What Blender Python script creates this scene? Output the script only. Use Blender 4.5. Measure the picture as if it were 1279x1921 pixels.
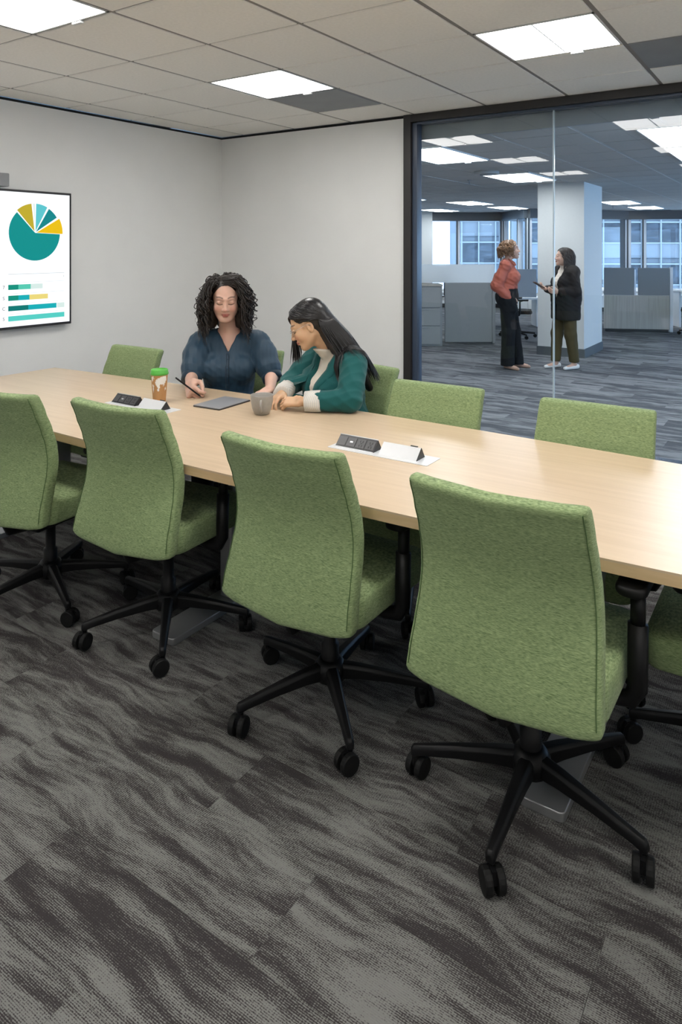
import bpy, bmesh, math, random
import numpy as np
from mathutils import Vector, Matrix, Euler
random.seed(7); np.random.seed(7)
SC = bpy.context.scene
COL = SC.collection
for _o in list(bpy.data.objects): bpy.data.objects.remove(_o)
PI = math.pi
def R(d): return math.radians(d)

# ---------------------------------------------------------------- camera
CAM_H = 1.55
cd = bpy.data.cameras.new('camera'); cam = bpy.data.objects.new('camera', cd); COL.objects.link(cam)
cam.location = (0, 0, CAM_H); cam.rotation_euler = (R(90), 0, R(33.8))
cd.sensor_fit = 'AUTO'; cd.sensor_width = 36.0
cd.lens = 1310.0/1921.0*36.0
cd.shift_y = -(960.5-465.0)/1921.0
cd.clip_start = 0.05; cd.clip_end = 400
SC.camera = cam
# ---------------------------------------------------------------- world + exposure
W = bpy.data.worlds.new('sky'); SC.world = W; W.use_nodes = True
wn = W.node_tree.nodes; wl = W.node_tree.links
wn.clear()
_out = wn.new('ShaderNodeOutputWorld'); _bg = wn.new('ShaderNodeBackground')
_bg.inputs[0].default_value = (0.42, 0.66, 1.0, 1); _bg.inputs[1].default_value = 5.0
wl.new(_bg.outputs[0], _out.inputs[0])
SC.view_settings.view_transform = 'Standard'; SC.view_settings.look = 'None'
SC.view_settings.gamma = 1.0; SC.view_settings.use_curve_mapping = False
SC.view_settings.exposure = 0.0
MEET_LIGHT = 19.0      # emission of the meeting room diffusers
OFFICE_LIGHT = 16.0     # emission of the open office diffusers

# ---------------------------------------------------------------- materials
def s2l(c):
    return tuple(((v/255.0)/12.92 if v/255.0 <= 0.04045 else ((v/255.0+0.055)/1.055)**2.4) for v in c)
M = {}
def mat(name):
    m = bpy.data.materials.new(name); m.use_nodes = True
    M[name] = m
    nt = m.node_tree
    return m, nt.nodes, nt.links, nt.nodes['Principled BSDF']
def plain(name, col, rough=0.6, metal=0.0, noise=0.0, nscale=30, bump=0.0, bscale=200, spec=0.5, sheen=0.0):
    """principled material whose colour wanders a little with object-space noise"""
    m, n, l, p = mat(name)
    p.inputs['Roughness'].default_value = rough; p.inputs['Metallic'].default_value = metal
    p.inputs['Specular IOR Level'].default_value = spec
    if sheen: p.inputs['Sheen Weight'].default_value = sheen
    tc = n.new('ShaderNodeTexCoord')
    nz = n.new('ShaderNodeTexNoise'); nz.inputs['Scale'].default_value = nscale; nz.inputs['Detail'].default_value = 3
    l.new(tc.outputs['Object'], nz.inputs['Vector'])
    rp = n.new('ShaderNodeValToRGB')
    a = max(noise, 0.012)
    rp.color_ramp.elements[0].position = 0.3; rp.color_ramp.elements[1].position = 0.7
    rp.color_ramp.elements[0].color = tuple(max(0, c*(1-a)) for c in col)+(1,)
    rp.color_ramp.elements[1].color = tuple(min(1, c*(1+a)) for c in col)+(1,)
    l.new(nz.outputs['Fac'], rp.inputs[0]); l.new(rp.outputs[0], p.inputs['Base Color'])
    if bump:
        b2 = n.new('ShaderNodeTexNoise'); b2.inputs['Scale'].default_value = bscale; b2.inputs['Detail'].default_value = 2
        l.new(tc.outputs['Object'], b2.inputs['Vector'])
        bp = n.new('ShaderNodeBump'); bp.inputs['Strength'].default_value = bump; bp.inputs['Distance'].default_value = 0.002
        l.new(b2.outputs['Fac'], bp.inputs['Height']); l.new(bp.outputs[0], p.inputs['Normal'])
    return m
def emit(name, col, strength):
    m, n, l, p = mat(name)
    p.inputs['Base Color'].default_value = tuple(c*0.05 for c in col)+(1,)
    p.inputs['Specular IOR Level'].default_value = 0.1
    p.inputs['Emission Color'].default_value = tuple(col)+(1,)
    p.inputs['Emission Strength'].default_value = strength
    p.inputs['Roughness'].default_value = 0.5
    return m
def glass(name, tint, refl=1.0, ior=1.5):
    m, n, l, p = mat(name)
    n.remove(p)
    tr = n.new('ShaderNodeBsdfTransparent'); tr.inputs[0].default_value = tuple(tint)+(1,)
    gl = n.new('ShaderNodeBsdfGlossy'); gl.inputs['Roughness'].default_value = 0.0
    gl.inputs[0].default_value = (1, 1, 1, 1)
    fr = n.new('ShaderNodeFresnel'); fr.inputs[0].default_value = ior
    mu = n.new('ShaderNodeMath'); mu.operation = 'MULTIPLY'; mu.inputs[1].default_value = refl; mu.use_clamp = True
    l.new(fr.outputs[0], mu.inputs[0])
    mx = n.new('ShaderNodeMixShader'); l.new(mu.outputs[0], mx.inputs[0])
    l.new(tr.outputs[0], mx.inputs[1]); l.new(gl.outputs[0], mx.inputs[2])
    l.new(mx.outputs[0], n['Material Output'].inputs[0])
    return m
def fabric(name, c1, c2, sx=95, sy=820, rough=0.95, bump=0.35):
    """woven upholstery: short horizontal slubs of two yarn colours"""
    m, n, l, p = mat(name)
    p.inputs['Roughness'].default_value = rough; p.inputs['Specular IOR Level'].default_value = 0.15
    p.inputs['Sheen Weight'].default_value = 0.08
    tc = n.new('ShaderNodeTexCoord')
    mp = n.new('ShaderNodeMapping'); mp.inputs['Scale'].default_value = (sx, sx, sy)
    l.new(tc.outputs['Object'], mp.inputs[0])
    nz = n.new('ShaderNodeTexNoise'); nz.inputs['Scale'].default_value = 1.0; nz.inputs['Detail'].default_value = 2.0
    l.new(mp.outputs[0], nz.inputs['Vector'])
    mp2 = n.new('ShaderNodeMapping'); mp2.inputs['Scale'].default_value = (sx*.2, sx*.2, sy*.16)
    l.new(tc.outputs['Object'], mp2.inputs[0])
    n2 = n.new('ShaderNodeTexNoise'); n2.inputs['Scale'].default_value = 1.0
    l.new(mp2.outputs[0], n2.inputs['Vector'])
    ad = n.new('ShaderNodeMath'); ad.operation = 'ADD'; l.new(nz.outputs['Fac'], ad.inputs[0])
    ml = n.new('ShaderNodeMath'); ml.operation = 'MULTIPLY'; ml.inputs[1].default_value = 0.16
    l.new(n2.outputs['Fac'], ml.inputs[0]); l.new(ml.outputs[0], ad.inputs[1])
    rp = n.new('ShaderNodeValToRGB'); e = rp.color_ramp.elements
    e[0].position = 0.38; e[1].position = 0.82
    e[0].color = tuple(c1)+(1,); e[1].color = tuple(c2)+(1,)
    l.new(ad.outputs[0], rp.inputs[0]); l.new(rp.outputs[0], p.inputs['Base Color'])
    bp = n.new('ShaderNodeBump'); bp.inputs['Strength'].default_value = bump; bp.inputs['Distance'].default_value = 0.001
    l.new(nz.outputs['Fac'], bp.inputs['Height']); l.new(bp.outputs[0], p.inputs['Normal'])
    return m
def wood(name, c1, c2, axis=0, rough=0.35, scale=(1.2, 26, 26)):
    m, n, l, p = mat(name)
    p.inputs['Roughness'].default_value = rough
    tc = n.new('ShaderNodeTexCoord'); mp = n.new('ShaderNodeMapping')
    mp.inputs['Scale'].default_value = scale
    l.new(tc.outputs['Object'], mp.inputs[0])
    nz = n.new('ShaderNodeTexNoise'); nz.inputs['Scale'].default_value = 1.6; nz.inputs['Detail'].default_value = 6
    nz.inputs['Distortion'].default_value = 0.4
    l.new(mp.outputs[0], nz.inputs['Vector'])
    rp = n.new('ShaderNodeValToRGB'); e = rp.color_ramp.elements
    e[0].position = 0.30; e[1].position = 0.72; e[0].color = tuple(c1)+(1,); e[1].color = tuple(c2)+(1,)
    l.new(nz.outputs['Fac'], rp.inputs[0]); l.new(rp.outputs[0], p.inputs['Base Color'])
    return m
def carpet(name, dark, mid, light, weave=1.0, tone=0.0, stretch=(3.0, 19)):
    """loop pile plank: streaks drawn out along the plank, shifted plank by plank"""
    m, n, l, p = mat(name)
    p.inputs['Roughness'].default_value = 1.0; p.inputs['Specular IOR Level'].default_value = 0.05
    tc = n.new('ShaderNodeTexCoord'); oi = n.new('ShaderNodeObjectInfo')
    off = n.new('ShaderNodeVectorMath'); off.operation = 'SCALE'; off.inputs[0].default_value = (37.0, 91.0, 53.0)
    l.new(oi.outputs['Random'], off.inputs['Scale'])
    add = n.new('ShaderNodeVectorMath'); add.operation = 'ADD'
    l.new(tc.outputs['Object'], add.inputs[0]); l.new(off.outputs[0], add.inputs[1])
    # slow warp so that the streaks run a little askew
    wz = n.new('ShaderNodeTexNoise'); wz.inputs['Scale'].default_value = 3.0; wz.inputs['Detail'].default_value = 2
    l.new(add.outputs[0], wz.inputs['Vector'])
    ws = n.new('ShaderNodeVectorMath'); ws.operation = 'SCALE'; ws.inputs['Scale'].default_value = 0.13
    l.new(wz.outputs['Color'], ws.inputs[0])
    ad2 = n.new('ShaderNodeVectorMath'); ad2.operation = 'ADD'
    l.new(add.outputs[0], ad2.inputs[0]); l.new(ws.outputs[0], ad2.inputs[1])
    mp = n.new('ShaderNodeMapping'); mp.inputs['Scale'].default_value = (stretch[0], stretch[1], 1)
    l.new(ad2.outputs[0], mp.inputs[0])
    nz = n.new('ShaderNodeTexNoise'); nz.inputs['Scale'].default_value = 1.0; nz.inputs['Detail'].default_value = 5
    nz.inputs['Roughness'].default_value = 0.66
    l.new(mp.outputs[0], nz.inputs['Vector'])
    # yarn: fine rows along the plank broken into loops
    sx = n.new('ShaderNodeSeparateXYZ'); l.new(tc.outputs['Object'], sx.inputs[0])
    def wave(sock, per, amp):
        m1 = n.new('ShaderNodeMath'); m1.operation = 'MULTIPLY'; m1.inputs[1].default_value = 2*PI/per; l.new(sock, m1.inputs[0])
        m2 = n.new('ShaderNodeMath'); m2.operation = 'SINE'; l.new(m1.outputs[0], m2.inputs[0])
        m3 = n.new('ShaderNodeMath'); m3.operation = 'MULTIPLY'; m3.inputs[1].default_value = amp; l.new(m2.outputs[0], m3.inputs[0])
        return m3.outputs[0]
    wy = wave(sx.outputs[1], 0.0046, 0.20); wx = wave(sx.outputs[0], 0.0062, 0.07)
    mq = n.new('ShaderNodeMapping'); mq.inputs['Scale'].default_value = (210, 260, 1); l.new(tc.outputs['Object'], mq.inputs[0])
    y0 = n.new('ShaderNodeTexNoise'); y0.inputs['Scale'].default_value = 1.0; y0.inputs['Detail'].default_value = 1; l.new(mq.outputs[0], y0.inputs['Vector'])
    ya = n.new('ShaderNodeMath'); ya.operation = 'ADD'; l.new(wy, ya.inputs[0]); l.new(wx, ya.inputs[1])
    yz = n.new('ShaderNodeMath'); yz.operation = 'ADD'; l.new(ya.outputs[0], yz.inputs[0]); l.new(y0.outputs['Fac'], yz.inputs[1])
    sub = n.new('ShaderNodeMath'); sub.operation = 'SUBTRACT'; l.new(yz.outputs[0], sub.inputs[0]); sub.inputs[1].default_value = 0.5
    sm = n.new('ShaderNodeMath'); sm.operation = 'MULTIPLY'; sm.inputs[1].default_value = 0.40*weave; l.new(sub.outputs[0], sm.inputs[0])
    sp = n.new('ShaderNodeMath'); sp.operation = 'ADD'; l.new(nz.outputs['Fac'], sp.inputs[0]); l.new(sm.outputs[0], sp.inputs[1])
    if tone:
        r5 = n.new('ShaderNodeMath'); r5.operation = 'SUBTRACT'; l.new(oi.outputs['Random'], r5.inputs[0]); r5.inputs[1].default_value = 0.5
        rm = n.new('ShaderNodeMath'); rm.operation = 'MULTIPLY_ADD'; l.new(r5.outputs[0], rm.inputs[0]); rm.inputs[1].default_value = tone
        l.new(sp.outputs[0], rm.inputs[2]); sp = rm
    rp = n.new('ShaderNodeValToRGB'); e = rp.color_ramp.elements
    e[0].position = 0.42; e[0].color = tuple(dark)+(1,)
    e[1].position = 0.59; e[1].color = tuple(light)+(1,)
    q = e.new(0.50); q.color = tuple(mid)+(1,)
    l.new(sp.outputs[0], rp.inputs[0]); l.new(rp.outputs[0], p.inputs['Base Color'])
    bp = n.new('ShaderNodeBump'); bp.inputs['Strength'].default_value = 0.5; bp.inputs['Distance'].default_value = 0.002
    l.new(yz.outputs[0], bp.inputs['Height']); l.new(bp.outputs[0], p.inputs['Normal'])
    return m

plain('wall_paint', (0.80, 0.80, 0.79), 0.85, noise=0.015, nscale=3, bump=0.03, bscale=300)
plain('office_wall_paint', (0.60, 0.61, 0.60), 0.85)
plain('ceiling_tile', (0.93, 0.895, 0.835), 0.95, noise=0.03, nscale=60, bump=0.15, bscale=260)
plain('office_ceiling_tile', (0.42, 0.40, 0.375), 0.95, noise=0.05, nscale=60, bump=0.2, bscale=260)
plain('ceiling_grid', (0.26, 0.24, 0.22), 0.6)
plain('office_ceiling_grid', (0.42, 0.43, 0.43), 0.6)
plain('ceiling_plenum', (0.05, 0.05, 0.05), 0.9)
plain('reveal_black', (0.012, 0.012, 0.012), 0.8)
plain('grey_metal_panel', (0.27, 0.28, 0.29), 0.6, noise=0.06, nscale=5)
plain('frame_black', (0.022, 0.020, 0.020), 0.45)
plain('frame_edge', (0.05, 0.07, 0.11), 0.25)
plain('glass_edge', (0.45, 0.55, 0.62), 0.2)
glass('partition_glass', (0.86, 0.92, 0.95), 1.0, 1.45)
glass('window_glass', (0.95, 0.98, 1.0), 0.8, 1.4)
fabric('green_fabric', (0.115, 0.165, 0.070), (0.32, 0.40, 0.205))
plain('green_seam', (0.07, 0.12, 0.04), 0.9)
plain('black_plastic', (0.0045, 0.0045, 0.005), 0.45, spec=0.25)
plain('black_rubber', (0.006, 0.006, 0.006), 0.6, spec=0.2)
wood('maple_top', (0.50, 0.375, 0.25), (0.565, 0.435, 0.30), rough=0.32)
wood('maple_edge', (0.52, 0.36, 0.19), (0.62, 0.45, 0.26), rough=0.45)
plain('steel_grey', (0.33, 0.335, 0.34), 0.35, metal=0.7)
plain('silver', (0.62, 0.63, 0.65), 0.32, metal=0.6)
plain('module_plate', (0.63, 0.64, 0.66), 0.35, metal=0.15)
plain('black_face', (0.018, 0.018, 0.020), 0.35)
plain('socket_grey', (0.055, 0.055, 0.058), 0.4)
carpet('carpet_meeting', (0.037, 0.033, 0.034), (0.076, 0.073, 0.071), (0.165, 0.165, 0.158), tone=0.06)
carpet('carpet_office', (0.085, 0.090, 0.10), (0.145, 0.151, 0.161), (0.225, 0.23, 0.24), weave=0.4, tone=0.16, stretch=(2.2, 11))
plain('floor_screed', (0.03, 0.03, 0.03), 0.95)
emit('diffuser', (1.0, 0.98, 0.945), MEET_LIGHT)
emit('office_diffuser', (0.96, 0.98, 1.0), OFFICE_LIGHT)
plain('white_plastic', (0.75, 0.75, 0.74), 0.5)

# ---------------------------------------------------------------- mesh helpers
class MB:
    def __init__(s): s.v = []; s.f = []
    def add(s, vs, fs):
        b = len(s.v); s.v += [tuple(v) for v in vs]; s.f += [tuple(i+b for i in f) for f in fs]; return s
    def box(s, c, d, rz=0.0, rot=None):
        hx, hy, hz = d[0]/2, d[1]/2, d[2]/2
        vs = [Vector((x, y, z)) for x in (-hx, hx) for y in (-hy, hy) for z in (-hz, hz)]
        if rot is None: rot = Euler((0, 0, rz)).to_matrix()
        vs = [rot @ v + Vector(c) for v in vs]
        return s.add(vs, [(0, 1, 3, 2), (4, 6, 7, 5), (0, 4, 5, 1), (2, 3, 7, 6), (0, 2, 6, 4), (1, 5, 7, 3)])
    def span(s, a, b):
        return s.box([(a[i]+b[i])/2 for i in range(3)], [abs(b[i]-a[i]) for i in range(3)])
    def bar(s, p, q, w, h, up=(0, 0, 1), w2=None, h2=None):
        p = Vector(p); q = Vector(q); d = (q-p).normalized(); u = Vector(up)
        sd = d.cross(u).normalized(); u = sd.cross(d).normalized()
        w2 = w if w2 is None else w2; h2 = h if h2 is None else h2
        vs = []
        for (pt, ww, hh) in ((p, w, h), (q, w2, h2)):
            for (a, b) in ((-1, -1), (1, -1), (1, 1), (-1, 1)): vs.append(pt+sd*a*ww/2+u*b*hh/2)
        return s.add(vs, [(0, 3, 2, 1), (4, 5, 6, 7), (0, 1, 5, 4), (1, 2, 6, 5), (2, 3, 7, 6), (3, 0, 4, 7)])
    def loft(s, rings, closed=True, cap=True):
        n = len(rings[0]); vs = [p for r in rings for p in r]; fs = []
        for i in range(len(rings)-1):
            for j in range(n if closed else n-1):
                k = (j+1) % n
                fs.append((i*n+j, i*n+k, (i+1)*n+k, (i+1)*n+j))
        if cap:
            fs.append(tuple(reversed(range(n)))); fs.append(tuple((len(rings)-1)*n+j for j in range(n)))
        return s.add(vs, fs)
    def tube(s, pts, rad, n=8, cap=True, flat=1.0, up=None):
        pts = [Vector(p) for p in pts]
        if not hasattr(rad, '__len__'): rad = [rad]*len(pts)
        rings = []; prev = None
        for i, p in enumerate(pts):
            d = (pts[min(i+1, len(pts)-1)]-pts[max(i-1, 0)])
            if d.length < 1e-9: d = Vector((0, 0, 1))
            d.normalize()
            if prev is None:
                a = Vector(up) if up else (Vector((0, 0, 1)) if abs(d.z) < 0.9 else Vector((1, 0, 0)))
            else: a = prev
            sd = d.cross(a)
            if sd.length < 1e-6: sd = d.cross(Vector((0, 1, 0.01)))
            sd.normalize(); u = sd.cross(d).normalized(); prev = u
            rings.append([p+(sd*math.cos(2*PI*k/n)+u*math.sin(2*PI*k/n)*flat)*rad[i] for k in range(n)])
        return s.loft(rings, True, cap)
    def lathe(s, prof, n=24, c=(0, 0, 0), axis='z', cap=True):
        rings = []
        for (r, h) in prof:
            ring = []
            for k in range(n):
                a = 2*PI*k/n
                x, y = r*math.cos(a), r*math.sin(a)
                v = (x, y, h) if axis == 'z' else ((h, x, y) if axis == 'x' else (y, h, x))
                ring.append((v[0]+c[0], v[1]+c[1], v[2]+c[2]))
            rings.append(ring)
        return s.loft(rings, True, cap)
    def prism(s, poly, z0, z1):
        n = len(poly)
        return s.add([(x, y, z0) for x, y in poly]+[(x, y, z1) for x, y in poly],
                     [tuple(reversed(range(n))), tuple(range(n, 2*n))]+[(i, (i+1) % n, n+(i+1) % n, n+i) for i in range(n)])
    def mesh(s, name, smooth=False, m=None):
        me = bpy.data.meshes.new(name); me.from_pydata([tuple(v) for v in s.v], [], s.f); me.validate(); me.update()
        bm = bmesh.new(); bm.from_mesh(me); bmesh.ops.recalc_face_normals(bm, faces=bm.faces[:]); bm.to_mesh(me); bm.free()
        if smooth: me.polygons.foreach_set('use_smooth', [True]*len(me.polygons))
        if m: me.materials.append(M[m])
        return me
    def build(s, name, m, parent=None, smooth=False, bevel=0.0, loc=None, seg=2):
        o = bpy.data.objects.new(name, s.mesh(name, smooth, m)); COL.objects.link(o)
        if parent is not None: o.parent = parent
        if loc is not None: o.location = loc
        if bevel:
            b = o.modifiers.new('bevel', 'BEVEL'); b.width = bevel; b.segments = seg; b.limit_method = 'ANGLE'; b.angle_limit = R(35)
            o.data.polygons.foreach_set('use_smooth', [True]*len(o.data.polygons))
            wnm = o.modifiers.new('wn', 'WEIGHTED_NORMAL'); wnm.keep_sharp = True
        return o
def tag(o, label=None, cat=None, group=None, kind=None):
    if label: o['label'] = label
    if cat: o['category'] = cat
    if group: o['group'] = group
    if kind: o['kind'] = kind
    return o
def struct(o): o['kind'] = 'structure'; return o
def empty(name, loc=(0, 0, 0), rz=0.0):
    o = bpy.data.objects.new(name, None); COL.objects.link(o); o.location = loc; o.rotation_euler = (0, 0, rz)
    o.empty_display_size = 0.05
    return o
def copy_tree(o, parent=None):
    c = o.copy(); COL.objects.link(c)
    if parent is not None: c.parent = parent
    for ch in [x for x in bpy.data.objects if x.parent == o and x != c]:
        copy_tree(ch, c)
    return c
def rrect(hx, hy, r, n=5):
    pts = []
    for (cx, cy, a0) in ((hx-r, hy-r, 0), (-hx+r, hy-r, 90), (-hx+r, -hy+r, 180), (hx-r, -hy+r, 270)):
        for k in range(n+1):
            a = R(a0+90*k/n); pts.append((cx+r*math.cos(a), cy+r*math.sin(a)))
    return pts
# ================================================================ the meeting room shell
XL, XR, YN, YG = -5.0, 1.75, -1.35, 5.27
ZC, ZO = 2.68, 2.48
PITCH = 0.643
GX0, GY0 = -3.42, 3.46
def carpet_floor(name, mname, x0, x1, y0, y1, lx, ly, clip, holder_mat='floor_screed', inside=None):
    fl = struct(MB().span((x0, y0, -0.10), (x1, y1, -0.008)).build(name, holder_mat))
    me = None
    rows = int((clip[3]-clip[2])/ly)
    g = 0.00015
    pm = MB().add([(g, g, -0.008), (lx-g, g, -0.008), (lx-g, ly-g, -0.008), (g, ly-g, -0.008),
                   (g+.0004, g+.0004, 0), (lx-g-.0004, g+.0004, 0), (lx-g-.0004, ly-g-.0004, 0), (g+.0004, ly-g-.0004, 0)],
                  [(4, 5, 6, 7), (0, 1, 5, 4), (1, 2, 6, 5), (2, 3, 7, 6), (3, 0, 4, 7)]).mesh('carpet_plank', False, mname)
    y = clip[2]; j = 0
    while y < clip[3]-1e-6:
        x = clip[0]-lx*((j*0.37) % 1.0)
        while x < clip[1]:
            if inside is None or inside(x+lx/2, y+ly/2):
                o = bpy.data.objects.new('carpet_plank', pm); COL.objects.link(o); o.parent = fl
                # every second plank lies the other way round
                if random.random() < 0.5: o.location = (x, y, 0)
                else: o.location = (x+lx, y+ly, 0); o.rotation_euler = (0, 0, PI)
            x += lx
        y += ly; j += 1
    return fl
def rest_carpet(name, mname, rects, parent):
    m = MB()
    for (a, b, c, d) in rects: m.span((a, c, -0.008), (b, d, -0.0005))
    o = m.build(name, mname, parent); o['kind'] = 'stuff'
# planks where the picture shows the floor, plain carpet sheet elsewhere
fl = carpet_floor('floor', 'carpet_meeting', XL, XR, YN, YG, 1.0, 0.25, (-4.9, 1.0, 0.40, 5.25),
                  inside=lambda x, y: x > -5.4 and x < 1.3)
rest_carpet('carpet_sheet', 'carpet_meeting', [(XL, XR, YN, 0.398), (1.02, XR, 0.40, YG)], fl)

# walls (the reveal strip under the ceiling is black)
T = 0.12
def wallbox(name, a, b, m='wall_paint'): return struct(MB().span(a, b).build(name, m))
wallbox('wall_left', (XL-T, YN-T, 0), (XL, YG+T, ZC-0.022))
wallbox('wall_back', (XL, YG, 0), (-2.87, YG+T, ZC-0.022))
wallbox('wall_right', (XR, YN-T, 0), (XR+T, YG+T, ZC))
wallbox('wall_near', (XL-T, YN-T, 0), (XR+T, YN, ZC))
tr = struct(MB().span((XL-T, YN, ZC-0.022), (XL-0.012, YG+T, ZC)).build('trim_1', 'reveal_black'))
tr = struct(MB().span((XL-0.012, YG+0.012, ZC-0.022), (-2.87, YG+T, ZC)).build('trim_2', 'reveal_black'))
struct(MB().span((XL, YN, 0), (XL+0.012, YG, 0.1)).build('baseboard_left', 'frame_black'))
struct(MB().span((XL+0.012, YG-0.012, 0), (-2.87, YG, 0.1)).build('baseboard_back', 'frame_black'))

# ceilings: tiles hung in a grid, each tile a piece of its own
def ceiling(name, x0, x1, y0, y1, z, tmat, gmat, holes, panels, inside=None, tile=(0, 0), gx0=GX0, gy0=GY0, lip=0.010):
    ce = struct(MB().span((x0, y0, z+0.10), (x1, y1, z+0.16)).build(name, 'ceiling_plenum'))
    kx0 = math.floor((x0-gx0)/PITCH); kx1 = math.ceil((x1-gx0)/PITCH)
    ky0 = math.floor((y0-gy0)/PITCH); ky1 = math.ceil((y1-gy0)/PITCH)
    g = MB()
    for k in range(kx0, kx1+1):
        x = gx0+k*PITCH
        if x0 < x < x1: g.span((x-0.012, y0, z+0.004), (x+0.012, y1, z+0.028))
    gb = g.build('grid_bar', gmat, ce)
    g = MB()
    for k in range(ky0, ky1+1):
        y = gy0+k*PITCH
        if y0 < y < y1: g.span((x0, y-0.010, z+0.006), (x1, y+0.010, z+0.028))
    g.build('grid_bar', gmat, ce)
    cache = {}
    for i in range(kx0, kx1):
        for j in range(ky0, ky1):
            if (i, j) in holes: continue
            a = max(gx0+i*PITCH, x0); b = min(gx0+(i+1)*PITCH, x1)
            c = max(gy0+j*PITCH, y0); d = min(gy0+(j+1)*PITCH, y1)
            if b-a < 0.03 or d-c < 0.03: continue
            if inside and not inside((a+b)/2, (c+d)/2): continue
            key = (round(b-a, 3), round(d-c, 3), (i, j) in panels)
            if key not in cache:
                w, h = (b-a)/2, (d-c)/2; e = 0.011; e2 = 0.006
                m = MB().add([(-w+e, -h+e2, 0.012), (w-e, -h+e2, 0.012), (w-e, h-e2, 0.012), (-w+e, h-e2, 0.012),
                              (-w+e+.004, -h+e2+.004, 0), (w-e-.004, -h+e2+.004, 0), (w-e-.004, h-e2-.004, 0), (-w+e+.004, h-e2-.004, 0)],
                             [(4, 7, 6, 5), (0, 4, 5, 1), (1, 5, 6, 2), (2, 6, 7, 3), (3, 7, 4, 0)])
                cache[key] = m.mesh('ceiling_tile', False, 'grey_metal_panel' if key[2] else tmat)
            o = bpy.data.objects.new('metal_panel' if (i, j) in panels else 'ceiling_tile', cache[key]); COL.objects.link(o)
            o.parent = ce; o.location = ((a+b)/2, (c+d)/2, z)
            if (i, j) in panels: o['label'] = 'dark grey metal air panel set in the ceiling grid'
    return ce
LX = [0, 3, 6]; LY = [0, -3, -6]                 # cells that hold a light
meet_cells = [(i, j) for i in LX for j in LY]
ceiling('ceiling', XL, XR, YN, YG, ZC, 'ceiling_tile', 'ceiling_grid', set(meet_cells), {(0, 1), (4, 0), (4, 1)} - {(4, 0)})

def ceiling_light(name, cx, cy, z, w, l, dm, clip_end=1):
    """recessed fixture: tray frame, two diffuser halves either side of a centre rib, small sensor tab"""
    t = empty(name, (cx, cy, z))
    f = MB()
    for s in (-1, 1):
        f.span((s*w/2-s*0.012, -l/2, 0.0), (s*w/2, l/2, 0.03)); f.span((-w/2, s*l/2-s*0.012, 0.0), (w/2, s*l/2, 0.03))
    f.build('frame', 'white_plastic', t)
    for s in (-1, 1):
        # each half dips a little towards the rib
        a, b = s*(w/2-0.014), s*0.004
        MB().add([(a, -l/2+.014, 0.004), (b, -l/2+.014, 0.008), (b, l/2-.014, 0.008), (a, l/2-.014, 0.004),
                  (a, -l/2+.014, 0.03), (b, -l/2+.014, 0.03), (b, l/2-.014, 0.03), (a, l/2-.014, 0.03)],
                 [(0, 1, 2, 3), (4, 7, 6, 5), (0, 4, 5, 1), (1, 5, 6, 2), (2, 6, 7, 3), (3, 7, 4, 0)]).build('diffuser', dm, t)
    MB().span((-0.004, -l/2+.012, 0.003), (0.004, l/2-.012, 0.03)).build('rib', 'silver', t)
    MB().box((0.10*w, clip_end*(l/2+0.006), -0.004), (0.07, 0.022, 0.014)).build('sensor_tab', 'white_plastic', t, bevel=0.003)
    MB().span((-w/2, -l/2, 0.03), (w/2, l/2, 0.035)).build('tray', 'white_plastic', t)
    return t
ml = {(0, 0): 'square ceiling light above the two seated women, beside a grey panel', (0, -3): 'square ceiling light cut off by the top left corner of the picture',
      (3, 0): 'square ceiling light nearest the glass partition in the meeting room',
      (0, -6): 'square ceiling light behind the camera towards the screen wall', (3, -3): 'square ceiling light above the near side of the table, over the top edge',
      (3, -6): 'square ceiling light straight behind the camera', (6, 0): 'square ceiling light by the glass, past the right edge of the picture',
      (6, -3): 'square ceiling light beyond the right head of the table', (6, -6): 'square ceiling light in the corner behind the camera on the right'}
for (i, j) in meet_cells:
    t = ceiling_light('ceiling_light', GX0+(i+.5)*PITCH, GY0+(j+.5)*PITCH, ZC, PITCH-0.02, PITCH-0.02, 'diffuser')
    tag(t, ml.get((i, j), 'square ceiling light of the meeting room outside the picture'), 'light', 'meeting room ceiling lights')

# ================================================================ glass partition: frame and two panes
gp = empty('glass_partition', (0, YG, 0))
tag(gp, 'full-height glass partition in a black frame between meeting room and office', 'partition')
def F(name, a, b, m='frame_black', bv=0.003):
    c = [(a[i]+b[i])/2 for i in range(3)]
    return MB().span([a[i]-c[i] for i in range(3)], [b[i]-c[i] for i in range(3)]).build(name, m, gp, bevel=bv, loc=c)
F('jamb', (-2.87, -0.03, 0), (-2.80, 0.12, ZC)); F('jamb', (-2.80, 0.0, 0.07), (-2.755, 0.09, 2.61), 'frame_edge')
F('jamb', (XR-0.06, -0.03, 0), (XR, 0.12, ZC))
F('head_rail', (-2.80, -0.03, 2.615), (XR-0.06, 0.12, ZC)); F('head_rail', (-2.755, 0.0, 2.595), (XR-0.06, 0.09, 2.615), 'frame_edge')
F('sill_rail', (-2.80, -0.02, 0), (XR-0.06, 0.10, 0.055)); F('sill_rail', (-2.755, 0.0, 0.055), (XR-0.06, 0.09, 0.068), 'frame_edge')
JX = -1.611
for (a, b) in ((-2.757, JX-0.006), (JX+0.006, 0.3), (0.312, XR-0.06)):
    p = MB().add([(a, 0.045, 0.066), (b, 0.045, 0.066), (b, 0.045, 2.60), (a, 0.045, 2.60)], [(0, 1, 2, 3)]).build('glass_pane', 'partition_glass', gp)
for x in (JX, 0.306):
    F('glass_joint', (x-0.006, 0.040, 0.066), (x+0.006, 0.052, 2.60), 'glass_edge', 0.0)

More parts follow.
